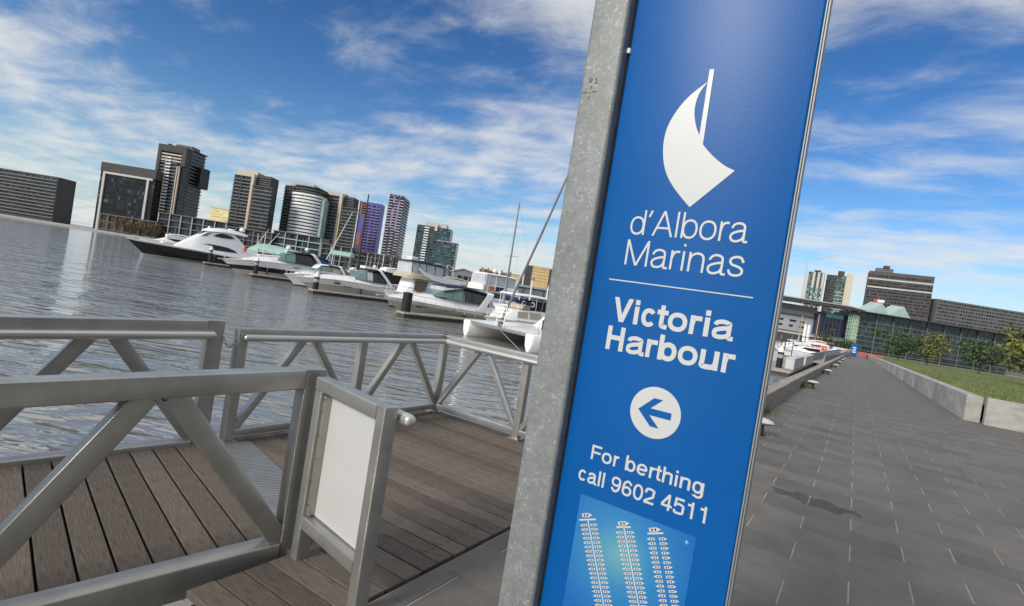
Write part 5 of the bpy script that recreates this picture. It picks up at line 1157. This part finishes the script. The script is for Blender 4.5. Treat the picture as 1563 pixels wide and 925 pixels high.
# podium buildings along the far quay
LOWB = 'low buildings along the far quay'
def podium(label, u0, u1, v, d, nfl, bays, mcol, mwall=M_DGLASS, depth=18, roof=None, band=M_CON_M, pn=M_PANE):
    t, X, Z = tower('waterfront_building', label, u0, d, LOWB, 'building'); x1, z1 = X(u1), Z(v)
    bx(t, 'body', 0, x1, 0, depth, 0, z1 - .3, mwall); panes(t, .2, x1 - .2, 0, .5, z1 - .6, bays * 3, nfl, pn)
    bands(t, 'floor_band', -.2, x1 + .2, -1.0, -.08, .8, z1, nfl, .7, band); piers(t, 'column', [x1 * k / bays - .4 for k in range(bays + 1)], .8, -1.35, -1.02, 0, z1, mcol)
    bx(t, 'roof', -.6, x1 + .6, -1.6, depth, z1 - .29, z1 + .4, roof or M_CON_M); return t
podium('low dark quayside building under the tallest tower, framed by grey columns', -552, -448, 37.5, 430, 4, 6, M_ZROOF)
podium('low quayside building under the slender dark tower with grey frames', -446, -377, 33, 428, 4, 5, M_CON_M)
podium('low quayside building under the round fronted tower with pale frames', -375, -302, 38, 432, 4, 4, M_ZROOF, band=M_PGREEN)
podium('low quayside building under the gold lit tower with pale bands', -300, -254, 30, 428, 4, 3, M_ZROOF)
podium('low quayside building under the blue violet tower with grey bands', -252, -192, 27, 430, 4, 5, M_ZROOF)
podium('low brown building left of the tallest tower foot', -640, -554, 22, 425, 2, 7, M_BROWN, M_BROWN)
podium('low quayside building right of the plum tower', -190, -104, 13, 440, 2, 6, M_ZROOF)
t, X, Z = tower('boat_shed', 'grey gabled boat shed beside the glass tower', -99, 210, LOWB, 'shed'); x1 = X(-58)
b = MB(); b.loft([[(0, y, 0), (x1, y, 0), (x1, y, Z(20)), (x1 * .45, y, Z(25)), (0, y, Z(19))] for y in (0, 12)]); b.build('body', mat('blue_grey_cladding', (.16, .18, .20), .6, 0, .12, .4), t, smooth=0)
b = MB(); b.loft([[(-.5, y, Z(18.6)), (x1 * .45, y, Z(25) + .05), (x1 + .5, y, Z(19.4)), (x1 + .5, y, Z(20.4) + .2), (x1 * .45, y, Z(26) + .2), (-.5, y, Z(19.6) + .2)] for y in (-.5, 12.5)]); b.build('roof', M_ZROOF, t, smooth=0)
for k in range(3): bx(t, 'window', x1 * (.26 + .22 * k), x1 * (.42 + .22 * k), -.08, -.01, Z(8), Z(15), M_DGLASS)
bx(t, 'deck_band', -.6, x1 + .6, -1.5, -.1, 0, Z(4), M_BROWN); bx(t, 'white_roof', X(-80), X(-52), 3, 14, Z(24.2), Z(25.4), M_WBAND)
t, X, Z = tower('long_low_building', 'long low tan and brown building with roof clutter behind the sport fisher', -57, 360, LOWB, 'building')
x1 = X(10); bx(t, 'body', 0, x1, 0, 14, 0, Z(30), M_BROWN); panes(t, .4, x1 - .4, 0, 2, Z(29), 16, 4, M_PANE, gap=.3); bands(t, 'floor_band', -.1, x1, -.5, -.08, 3, Z(30), 4, .6, M_TAN); piers(t, 'chimney', [1, 5, 8.5, 14, 20], 1.2, 2, 4, Z(30.01), Z(33), M_RUST); bx(t, 'end_block', X(-8), X(6), -2, -.55, 0, Z(29), M_TAN)
t, X, Z = tower('tan_block', 'tan sunlit stone block with a left part painted in shadow beside the sign post', 12.5, 330, LOWB, 'building')
xm, x1 = X(23), X(49); b = MB(); bx(t, 'shaded_wing', 0, xm, 0, 16, 0, Z(47), M_TANK); bx(t, 'stone_face', xm + .01, x1, -.4, 16, 0, Z(47.6), M_TAN)  # left part coloured dark to stand for the shadow on the front
for k in range(5): bx(t, 'stone_course', xm + .0, x1 + .05, -.5, -.42, Z(25 + 4.6 * k), Z(25.4 + 4.6 * k), M_BROWN)
bx(t, 'end_strip', x1 + .06, x1 + 1.6, 0, 16, 0, Z(46.5), M_TANK)
t, X, Z = tower('grey_wharf_shed', 'long blue grey wharf shed below the tan block', -50, 240, LOWB, 'shed'); x1 = X(60); bx(t, 'body', 0, x1, 0, 10, 0, Z(13), mat('slate_cladding', (.13, .155, .18), .6, 0, .15, .3)); bx(t, 'roof', -.5, x1 + .5, -1, 11, Z(13.01), Z(16), M_ZROOF); piers(t, 'door_frame', [x1 * k / 7 for k in range(1, 7)], .5, -.2, -.01, 0, Z(12), M_CON_D)
# two plain towers that the sign hides from here
for u0, u1, v, d, lb in ((120, 165, 92, 560, 'plain grey tower behind the marina sign'), (240, 300, 75, 600, 'broad pale tower behind the marina sign')):
    t, X, Z = tower('apartment_tower', lb, u0, d); bx(t, 'body', 0, X(u1), 0, 18, 0, Z(v), M_CON_M); panes(t, .3, X(u1) - .3, 0, 3, Z(v) - 1, 8, 18, M_PANE)
# market umbrellas on the far quay
for k, u in enumerate((-529, -523.5, -518, -512)):
    p = site(u * 412 / 830, 412)
    t = thing('market_umbrella', ('leftmost', 'second', 'third', 'rightmost')[k] + ' of the four white market umbrellas on the far quay', 'umbrella', p, 0, 'white umbrellas on the far quay')
    b = MB(); b.lathe([(2.0, 2.2), (2.0, 2.35), (.05, 3.6)], n=8); b.build('canopy', M_WHITE_PAINT, t, smooth=0); b = MB(); b.lathe([(.05, 0), (.05, 3.4)], n=6); b.build('pole', M_MAST, t)

# ------------------------------------------------------------------ trees
def leafmat(n, c): return mat(n, c, .7, 0, .25, .8, tint=.6)
M_AUT, M_BARE, M_GRN, M_OLV = leafmat('autumn_leaves', (.13, .085, .035)), leafmat('bare_twigs', (.085, .078, .075)), leafmat('green_leaves', (.045, .075, .022)), leafmat('yellow_green_leaves', (.13, .13, .03))
M_BARK = mat('bark', (.075, .06, .05), .9, 0, .3, 2)
def tree(p, h, r, m, label, n=420, leaf=.5, trunk=.35, group='trees', seed=0, name='tree', base=0.0):
    rr = random.Random(seed); t = thing(name, label, 'tree', (p.x, p.y, base), rr.uniform(0, 6), group)
    b = MB(); b.tube([(0, 0, -.3), (.1, 0, h * trunk), (0, .1, h * .7)], h * .03, 7, r1=h * .012)
    tips = []
    for k in range(7):
        a = k * 2.4; z = h * (trunk * .8 + .06 * k); q = (math.cos(a) * r * .6, math.sin(a) * r * .6, z + h * .22); tips.append(q); b.tube([(0, 0, z), (q[0] * .5, q[1] * .5, z + h * .14), q], h * .012, 5, r1=h * .004)
    b.build('trunk', M_BARK, t)
    b = MB(); cl = [(rr.gauss(0, r * .45), rr.gauss(0, r * .45), h * (trunk + .12) + rr.random() * h * (.86 - trunk), r * rr.uniform(.22, .42)) for _ in range(16)] + [(x, y, z, r * .35) for x, y, z in tips]
    for _ in range(n):
        c = rr.choice(cl); th, ph = rr.uniform(0, 6.28), math.acos(rr.uniform(-1, 1)); R = c[3] * rr.uniform(.6, 1.05)
        x, y, z = c[0] + R * math.sin(ph) * math.cos(th), c[1] + R * math.sin(ph) * math.sin(th), c[2] + R * .8 * math.cos(ph)
        u_ = Vector((rr.gauss(0, 1), rr.gauss(0, 1), rr.gauss(0, .6))).normalized() * leaf * rr.uniform(.5, 1.1); v_ = u_.cross(Vector((rr.gauss(0, 1), rr.gauss(0, 1), rr.gauss(0, 1)))).normalized() * leaf * .55
        o = Vector((x, y, z)); b.face([o - u_, o + v_ * .8, o + u_, o - v_], 0, rr.uniform(0.01, .95))
    b.build('crown', m, t, smooth=0); return t
AG, BG = 'autumn trees on the far quay', 'bare trees on the far quay'
for k, (u, h, lb) in enumerate(((-610, 12, 'autumn brown tree at the far left end of the quay'), (-588, 11, 'autumn brown tree below the pale frame of the dark block'), (-570, 12, 'autumn brown tree left of the tallest tower foot'), (-556, 11, 'autumn brown tree at the foot of the tallest tower'))): tree(site(u * .504, 418), h, 5, M_AUT, lb, 500, .7, group=AG, seed=k)
for k, (u, h, lb) in enumerate(((-212, 15, 'bare grey tree at the foot of the blue violet tower'), (-200, 18, 'bare grey tree left of the plum tower foot'), (-188, 18, 'bare grey tree under the plum tower'), (-176, 15, 'bare grey tree right of the plum tower foot'), (-345, 9, 'bare grey tree before the round fronted tower'), (-325, 10, 'bare grey tree right of the round fronted tower foot'))): tree(site(u * .494, 410), h, 5, M_BARE, lb, 420, .45, group=BG, seed=20 + k)

# ------------------------------------------------------------------ right of the sign
# stadium concourse and offices at the end of the harbour
t, X, Z = tower('concourse_hall', 'long hall with a wide dark overhanging roof at the end of the promenade', 180, 400, 'buildings at the end of the promenade', 'hall')
xe = X(524)
b = MB(); b.loft([[(x, -9, Z(60.5) - k), (x, -9, Z(62) - k), (x, 20, Z(64) - k), (x, 20, Z(60.5) - k)] for x, k in ((0, 0), (xe - 12, 0), (xe, 1.2))]); b.build('roof', mat('pale_roof_sheet', (.40, .44, .42), .5, .1, .1, .1), t, smooth=0)
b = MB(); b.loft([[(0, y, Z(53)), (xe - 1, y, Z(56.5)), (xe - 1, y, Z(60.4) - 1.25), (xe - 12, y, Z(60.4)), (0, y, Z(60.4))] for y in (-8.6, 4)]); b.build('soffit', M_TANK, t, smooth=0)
for k in range(24): bx(t, 'soffit_light', xe * k / 24 + 1, xe * k / 24 + 2.4, -8.9, -8.62, Z(54.6), Z(55.6), M_CON_M)
bx(t, 'grey_wall', 0, X(463), 4.01, 18, Z(8), Z(44), mat('pale_grey_cladding', (.36, .37, .38), .7, 0, .1, .1)); bx(t, 'wall_band', 0, X(463), 1, 4, Z(44.01), Z(52.4), M_CON_M); bx(t, 'ledge', 0, X(462), 2.8, 4, Z(36), Z(37.5), M_CON_D)
for r_ in range(2):
    for k in range(16): bx(t, 'window', X(200 + k * 16.2), X(200 + k * 16.2 + (6 if (k + r_) % 3 else 10)), 3.9, 4.0, Z(18 + r_ * 8), Z(21 + r_ * 8), M_DGLASS)
bx(t, 'base', 0, X(463), 3.5, 18, 0, Z(8) - .01, M_CON_D)
bx(t, 'navy_hall', X(463) + .02, X(506), 1, 18, 0, Z(47.5), M_NAVYW); bx(t, 'teal_band', X(477), X(504), .6, .99, Z(41), Z(47), M_TEALW); bx(t, 'hall_door', X(476), X(494), .8, .98, Z(12), Z(30), M_DGLASS)
panes(t, X(476), X(494), .78, Z(12), Z(30), 8, 4, M_PANE); piers(t, 'mullion', [X(464 + 6 * k) for k in range(7)], .4, .5, .98, Z(11), Z(41), M_CON_D)
bx(t, 'lit_glass_tower', X(506) + .02, X(513), -1, 16, 0, Z(52), M_DGLASS); bx(t, 'lime_glass_panel', X(513) + .02, X(524), -2, 16, 0, Z(51), M_LGREEN); bands(t, 'glass_rail', X(507), X(525), -2.5, -2.05, Z(4), Z(50), 9, .5, M_PGREEN); piers(t, 'green_mullion', [X(507), X(510), X(513), X(518.5)], .5, -2.9, -2.51, 0, Z(51), M_PGREEN)
for z in (20, 30): bx(t, 'lit_window', X(508.5), X(511.5), -1.2, -1.02, Z(z), Z(z + 6), M_LGREEN)
t, X, Z = tower('glass_office', 'dark green glass office block with floor lines at the right of the promenade end', 526, 400, 'buildings at the end of the promenade', 'office')
x1 = X(760); bx(t, 'body', 0, x1, 0, 25, 0, Z(58), M_DGLASS); panes(t, .2, x1 - .2, 0, 1, Z(57), 60, 8, mat('office_pane', (.022, .045, .05), .1, 0, .1, .1, tint=.7), gap=.1); bands(t, 'floor_line', -.2, x1, -.5, -.07, 1, Z(57), 8, .5, M_CON_M); piers(t, 'column', [x1 * k / 9 for k in range(10)], .7, -.9, -.52, 0, Z(57), M_CON_M)
b = MB()
for k in range(2):
    xk = X(533) + k * 16; b.loft([[(xk, -3, Z(58) + .05), (xk + 15.8, -3, Z(58) + .05), (xk + 10, -3, Z(74))], [(xk, 14, Z(58) + .05), (xk + 15.8, 14, Z(58) + .05), (xk + 12, 14, Z(77))]])
b.build('glass_canopy', M_PGREEN, t, smooth=0); bx(t, 'canopy_edge', -1.5, x1, -6, -.93, Z(56.6), Z(58), M_TANK)
# towers behind
t, X, Z = tower('concrete_tower', 'grey concrete tower with slim crane mast seen over the hall roof', 436, 620)
t.rotation_euler.z = YAW - .52
x1 = X(460.5); z1 = Z(105); bx(t, 'body', 0, x1, 0, 16, 0, z1, M_CON_M); piers(t, 'wall_strip', [0, x1 * .36, x1 * .62, x1 * .86], x1 * .13, -.6, -.01, 0, z1, M_CON_L)
for a, c in ((.14, .35), (.50, .61), (.76, .85)): panes(t, x1 * a, x1 * c, 0, 4, z1, 2, 24, M_PANE_G if a < .2 else M_PANE)
panes(t, x1 * .3, x1 * .95, -.62, 40, Z(82), 6, 4, M_PANE_G); bx(t, 'plant_room', x1 * .4, x1 * .75, 3, 10, z1 + .01, z1 + 2.6, M_CON_D); b = MB(); b.tube([(-1.2, 0, 30), (-1.2, 0, Z(120))], .45, 5); b.bar((-6, 0, Z(120)), (3, 0, Z(120)), .6, .9); b.tube([(-1.2, 0, Z(120)), (28, 0, Z(134))], .25, 4); b.build('crane_mast', M_CON_L, t)
t, X, Z = tower('glass_and_concrete_tower', 'tower with green glass middle and pale right pier, right of the crane mast', 467, 620)
t.rotation_euler.z = YAW - .52
x1 = X(501); z1 = Z(105); bx(t, 'body', 0, x1, 0, 18, 0, z1, M_CON_D); panes(t, .3, X(480), 0, 4, z1 - .5, 5, 24, M_PANE); panes(t, X(480.5), X(492), 0, 4, z1 - .5, 5, 24, M_PANE_G); bx(t, 'pale_pier', X(492.5), x1 + .4, -1, 18, 0, Z(108.5), M_CREAM); bx(t, 'plant_room', X(481), X(489.5), -.5, 8, z1 + .01, Z(112), M_CON_D); bands(t, 'floor_line', 0, X(480), -.4, -.07, 4, z1, 24, .5, M_CON_M); bands(t, 'glass_floor', X(480.5), X(492), -.8, -.07, 4, Z(84), 16, .8, M_PGREEN)
t, X, Z = tower('brown_office_tower', 'dark brown office tower with pale bands and red and white sign', 530, 540)
t.rotation_euler.z = YAW - .52
x1 = X(610); z1 = Z(121); bx(t, 'body', 0, x1, 0, 22, 0, z1, mat('brown_cladding', (.075, .062, .055), .6, 0, .15, .05)); panes(t, .4, x1 - .4, 0, Z(60), z1 - 3, 30, 12, M_PANE, dark=.15, gap=.22)
for v in (96, 108.5): bx(t, 'pale_band', 0, x1 + .1, -.4, -.07, Z(v), Z(v) + 1.4, M_CON_L)
bx(t, 'plant_room', X(538), X(560), 3, 16, z1 + .01, Z(127), M_CON_M); bx(t, 'roof_box', X(547), X(555), 2, 10, Z(127) + .01, Z(131), M_CON_D); bx(t, 'red_sign', X(541), X(546), -.6, -.08, Z(74), Z(79), mat('red_sign_panel', (.60, .04, .03), .5)); bx(t, 'white_sign', X(546.2), X(555), -.6, -.08, Z(74.5), Z(78.5), M_WBAND)
t, X, Z = tower('grey_office', 'plain grey office at the far right beyond the glass office', 640, 520); bx(t, 'body', 0, X(800), 0, 25, 0, Z(95), M_CON_M); panes(t, .4, X(800) - .4, 0, 3, Z(94), 40, 18, M_PANE, gap=.25)
# low footbridge on columns
t, X, Z = tower('footbridge', 'low pale footbridge on round columns crossing in front of the hall', 380, 290, 'buildings at the end of the promenade', 'bridge')
bx(t, 'deck', 0, X(521), 0, 4, Z(7.6), Z(10), M_CON_L); bx(t, 'parapet', 0, X(521), -.15, -.02, Z(10), Z(12.4), M_CON_M)
for k in range(6): b = MB(); b.lathe([(.5, -1.3), (.5, Z(7.6) - .01)], (4 + k * 9, 2, 0), 10); b.build('column', M_CON_M, t)
for u, d, h, lb in ((466, 262, 15, 'tall tan lamp pole before the navy hall'), (441, 255, 13, 'tan lamp pole before the pale grey wall')):
    p = site(u * d / 830, d); t = thing('lamp_pole', lb, 'lamp post', (p.x, p.y, 0), 0, 'lamp poles by the hall'); M_TP = bpy.data.materials.get('tan_pole') or mat('tan_pole', (.45, .30, .16), .7)
    b = MB(); b.lathe([(.30, -1.3), (.22, h)], n=8); b.build('pole', M_TP, t); b = MB(); b.box(-.9, .9, -.3, .3, h, h + .35, c=.05); b.build('lamp_head', M_CON_D, t, smooth=0)
for k, u in enumerate((448, 453.5)):
    p = site(u * 235 / 830, 235); t = thing('storage_cylinder', ('left', 'right')[k] + ' one of the two white upright cylinders before the pale grey wall', 'tank', (p.x, p.y, 0), 0, 'white cylinders')
    b = MB(); b.lathe([(.6, -1.3), (.6, 8.0), (.45, 8.5), (.02, 8.7)], n=14); b.build('shell', M_WHITE_PAINT, t, smooth=40); b = MB(); b.lathe([(.66, 3.0), (.66, 3.3)], n=14); b.build('hoop', M_CON_M, t)
M_BOX = mat('grey_white_box', (.52, .53, .53), .5, 0, .08, 1)
# pontoon beside the promenade with white dock boxes, pile and ramp
t = pontoon('side_pontoon', (-5.5, 47.4), 62, 2.9, Vector((-.012, 1, 0)), 'concrete pontoon with white dock boxes beside the promenade kerb')
for k, (y, ln, lb) in enumerate(((50.0, 11.0, 'nearer white dock box on the pontoon beside the kerb'), (62.5, 14.0, 'farther white dock box on the pontoon beside the kerb'))):
    t = thing('dock_box', lb, 'dock box', (-4.72 - .004 * (y - 50), y, -.93), rad(.7), 'white dock boxes')
    b = MB(); b.box(0, .66, 0, ln, .06, .92, c=.02); b.build('body', M_BOX, t, smooth=35); b = MB(); b.box(-.03, .69, -.03, ln + .03, .925, 1.02, c=.02); b.build('lid', M_BOX, t, smooth=35); b = MB(); b.box(.04, .62, .05, ln - .05, 0, .059); b.build('plinth', M_PDARK, t, smooth=0)
    for q in range(6): bx(t, 'panel_joint', .661, .668, ln * (q + .5) / 6, ln * (q + .5) / 6 + .05, .1, .9, M_CON_D)
pile((-5.22, 50.5, WATER_Z), 1.75, .24, 'white capped pile beside the nearer dock box right of the sign')
t = thing('access_ramp', 'pale grey ramp with solid sides rising from the pontoon to the promenade', 'ramp', (-4.9, 80, -.9), 0)
b = MB()
for x in (0, 1.6): b.loft([[(x - .06, 0, .05), (x + .06, 0, .05), (x + .06, 0, 1.05), (x - .06, 0, 1.05)], [(x + 2.4 - .06, 36, 1.0), (x + 2.4 + .06, 36, 1.0), (x + 2.4 + .06, 36, 2.05), (x + 2.4 - .06, 36, 2.05)]])
b.build('side_panel', M_ZROOF, t, smooth=0); b = MB(); b.loft([[(.07, 0, -.02), (1.53, 0, -.02), (1.53, 0, .06), (.07, 0, .06)], [(2.47, 36, .93), (3.93, 36, .93), (3.93, 36, 1.0), (2.47, 36, 1.0)]]); b.build('walkway', M_PONT, t, smooth=0)
for k in range(9):
    f = k / 8; b = MB(); b.tube([(2.4 * f + 1.66, 36 * f, .05 + .95 * f), (2.4 * f + 1.66, 36 * f, 1.35 + .95 * f)], .04, 6); b.build('handrail_post', M_INOX, t)
b = MB(); b.tube([(1.66, 0, 1.35), (4.06, 36, 2.3)], .04, 6); b.build('handrail', M_INOX, t)
for k, (y, lb) in enumerate(((58.5, 'dark pipe gate frame behind the nearer dock box'), (66, 'dark pipe gate frame behind the farther dock box'))):
    t = thing('pontoon_gate', lb, 'gate', (-6.9, y, -.93), 0, 'pipe gates on the side pontoon')
    for x in (0, 1.1): b = MB(); b.tube([(x, 0, 0), (x, 0, 2.3)], .05, 6); b.build('post', M_DARK, t)
    for z in (1.2, 2.25): b = MB(); b.tube([(.05, 0, z), (1.05, 0, z)], .04, 6); b.build('crossbar', M_DARK, t)
# orange barriers on a jetty and boats
jet = site(88, 150); b = MB(); q = [site(70, 149), site(97, 149), site(97, 153), site(70, 153)]; b.loft([[(p.x, p.y, z) for p in q] for z in (-1.6, -.35)]); struct(b.build('work_jetty', M_CONC, smooth=0))
M_ORG = mat('orange_plastic', (.75, .10, .04), .45, 0, .1, 2)
bar0 = None
for k in range(6):
    p = site(79.5 + k * 1.35, 149.6); nm = ('leftmost', 'second', 'third', 'fourth', 'fifth', 'rightmost')[k]
    lb = nm + ' of the six orange plastic barriers on the jetty beyond the dock boxes'
    if bar0 is None:
        bar0 = thing('plastic_barrier', lb, 'barrier', (p.x, p.y, -.35), YAW, 'orange barriers on the jetty')
        b = MB(); b.loft([[(0, -.3, 0), (1.2, -.3, 0), (1.2, .3, 0), (0, .3, 0)], [(0, -.28, .3), (1.2, -.28, .3), (1.2, .28, .3), (0, .28, .3)], [(.03, -.12, .6), (1.17, -.12, .6), (1.17, .12, .6), (.03, .12, .6)], [(.05, -.1, 1.05), (1.15, -.1, 1.05), (1.15, .1, 1.05), (.05, .1, 1.05)]]); b.build('body', M_ORG, bar0, smooth=0)
        b = MB(); b.box(.3, .9, -.2, -.13, .62, .85); b.build('white_panel', M_WHITE_PAINT, bar0, smooth=0)
    else: copy_tree(bar0, (p.x, p.y, -.35), label=lb)
RB = 'boats right of the sign'
for a, d, L_, can, lb, fl in ((45.3, 90, 8.5, M_GEL, 'white cabin boat close to the right edge of the sign', False), (102, 192, 11.5, M_GEL, 'white motor cruiser beyond the orange barriers', True), (101, 186, 11, M_RED, 'small boat with faded red canopy left of the white motor cruiser', False), (64.5, 132, 8, M_GEL, 'small white boat left of the orange barriers', False), (90, 170, 10, M_RED, 'white boat with orange red canopy just behind the orange barriers', True), (57.5, 116, 8, M_BLUEC, 'small white boat with blue canopy beside the sign edge, behind the pile', True), (99, 170, 8, M_NAVYC, 'white boat with navy canopy right of the orange barriers', True)):
    o = far_boat(a, d, L_, can, lb, fl, rz=rad(-44)); o['group'] = RB
# mooring lamps along the kerb
m0 = None
for k, y in enumerate((9.9, 22.45, 34.9, 47.2, 59.5, 71.8, 84.1)):
    nm = ('half hidden by the sign edge', 'beside the grass tuft', 'third along the kerb', 'fourth along the kerb', 'fifth along the kerb', 'sixth along the kerb', 'last along the kerb')[k]
    lb = 'white oval kerb lamp on a short dark stem, ' + nm
    if m0 is None:
        m0 = thing('kerb_lamp', lb, 'kerb lamp', (-1.13, y, 0), 0, 'white oval lamps along the kerb')
        b = MB(); b.lathe([(.02, -.045), (.12, -.035), (.16, .0), (.14, .035), (.07, .06), (.005, .07)], (0, 0, .22), 18, sx=1.2, sy=.85); b.build('oval_head', M_BOX, m0, smooth=60)
        b = MB(); b.lathe([(.055, 0), (.04, .17)], n=10); b.bar((-.33, 0, .15), (.04, 0, .15), .05, .05, .01); b.build('stem', M_DARK, m0)
        b = MB(); b.lathe([(.09, .001), (.09, .012)], n=12); b.build('base_plate', M_DARK, m0)
    else: copy_tree(m0, (-1.13, y, 0), label=lb)
# grass tufts growing against the kerb
b = MB(); rr = random.Random(5)
for cy, n_ in ((22.2, 260), (35.2, 160), (47.3, 120), (12.9, 30)):
    for _ in range(n_):
        x, y = -1.46 + abs(rr.gauss(0, .10)), cy + rr.gauss(0, .30); h = rr.uniform(.05, .20) * max(.2, 1 - abs(y - cy)); dx, dy = rr.gauss(0, .04), rr.gauss(0, .04)
        b.face([(x - .008, y, 0), (x + .008, y, 0), (x + dx, y + dy, h)], 0, rr.uniform(.01, .9))
o = b.build('grass_tufts', leafmat('kerb_grass', (.05, .11, .015)), smooth=0); o['kind'] = 'stuff'; o['label'] = 'green grass tufts growing along the foot of the kerb'; o['category'] = 'grass'
# planter wall, lawn, bushes on the landward side
wl = thing('planter_wall', 'low pale concrete planter wall along the landward edge of the promenade', 'wall', (3.05, 22, 0), rad(.35))
b = MB(); b.box(0, .4, .006, 7.994, 0, .8, c=.02); me = None
for k in range(17):
    if me is None: o = b.build('wall_block', mat('weathered_wall_concrete', (.40, .385, .355), .85, 0, .3, 1.2, (1, 1, 2.5), .4, 14, rnd=.08), wl, smooth=35); me = o.data
    else: o = link('wall_block', me, wl)
    o.location = (random.uniform(-.006, .006), k * 8, 0)
b = MB(); b.face([(3.5, 22, .55), (70, 22, .55), (70, 330, .55), (2.2, 330, .55), (2.6, 158, .55)]); lawn = b.build('lawn', mat('lawn', (.10, .12, .03), .9, 0, .4, .4, coords='World'), smooth=0); lawn['kind'] = 'structure'
b = MB(); b.box(3.5, 70, 21.7, 22.0, 0, .82); struct(b.build('lawn_edge', bpy.data.materials['weathered_wall_concrete'], smooth=0))
b = MB(); rr = random.Random(9)
for _ in range(9000):
    y = 22 + 130 * rr.random() ** 1.5; x = 3.6 + rr.random() * (1 + y * .25); h = rr.uniform(.06, .2)
    b.face([(x - .02, y, .55), (x + .02, y, .55), (x + rr.gauss(0, .05), y, .55 + h)], 0, rr.uniform(.01, .9))
o = b.build('lawn_grass', leafmat('lawn_blades', (.11, .14, .03)), smooth=0); o['kind'] = 'stuff'
for k, (x, y, h, r, m, lb) in enumerate(((8.5, 160, 6.5, 4.5, M_GRN, 'round dark green tree at the end of the planter wall'), (14.5, 165, 7, 5, M_OLV, 'yellow green tree right of the dark green tree'), (22, 150, 8, 5, M_GRN, 'dark green tree farther right behind the lawn'), (17, 82, 6, 3.5, M_OLV, 'yellow green tree on the lawn at the right'), (30, 120, 9, 6, M_GRN, 'large dark green tree at the far right of the lawn'), (-4, 236, 4.5, 4, M_GRN, 'dark tree left of the distant blue totem'), (-12, 244, 5, 5, M_GRN, 'dark tree under the footbridge'))): tree(Vector((x, y, 0)), h, r, m, lb, 900, .42, .18, 'trees by the promenade', 40 + k, base=.5 if x > 3 else 0)
tt = thing('blue_totem', 'distant blue totem sign standing on the promenade', 'sign', (-.45, 133, 0), 0); b = MB(); b.box(-.5, .5, -.12, .12, .12, 2.75, c=.02); b.build('panel', M_BLUE, tt, smooth=0); b = MB(); b.box(-.7, .7, -.3, .3, .001, .12); b.build('plinth', M_DARK, tt, smooth=0)
for z in (.8, 1.25, 1.7): bx(tt, 'pale_block', -.3, .3, -.13, -.121, z, z + .22, M_WHITE_PAINT)
fn = thing('red_site_fence', 'low red site fence across the far end of the promenade', 'fence', (.6, 157, 0), 0)
for k in range(5): bx(fn, 'panel', k * 1.0, k * 1.0 + .95, 0, .06, .15, 1.0, mat('red_mesh', (.55, .06, .05), .6) if k == 0 else bpy.data.materials['red_mesh']); bx(fn, 'foot', k * 1.0 + .4, k * 1.0 + .5, -.25, .3, 0, .149, M_DARK)
fo = thing('orange_drum', 'orange drum barrier left of the distant blue totem', 'barrier', (-1.9, 128, 0)); b = MB(); b.lathe([(.45, .1), (.36, 1.1), (.3, 1.15)], n=12); b.build('drum', M_ORG, fo); b = MB(); b.lathe([(.6, .001), (.5, .1)], n=12); b.build('base', M_DARK, fo); b = MB(); b.lathe([(.43, .5), (.40, .75)], n=12); b.build('white_band', M_WHITE_PAINT, fo)
bo = thing('dark_bollard', 'small dark bollard at the end of the planter wall', 'bollard', (1.95, 134, 0)); b = MB(); b.lathe([(.12, 0), (.11, 1.0), (.07, 1.1), (.01, 1.12)], n=10); b.build('shaft', M_DARK, bo); b = MB(); b.lathe([(.125, .8), (.124, .9)], n=10); b.build('band', M_CON_L, bo)

# apartment block on the landward side of the promenade, behind and to the right of the viewpoint
t = thing('apartment_block', 'grey brick apartment block on the landward side of the promenade', 'building', (26, -75, 0))
bx(t, 'body', 0, 22, 0, 76, 0, 34, M_BROWN); panes(t, 2, 74, 0, 3, 33, 24, 10, M_PANE, 'left'); panes(t, 1, 21, 76.1, 3, 33, 7, 10, M_PANE, 'front')
b = MB(); b.box(-1.4, -.07, 1, 75, 0, 1.0); me = None
for k in range(10):
    if me is None: o = b.build('balcony', M_CON_D, t, smooth=0); me = o.data
    else: o = link('balcony', me, t)
    o.location = (0, 0, 3 + 3 * k)
bx(t, 'roof', -.5, 22.5, -.5, 76.5, 34.01, 34.8, M_CON_D)
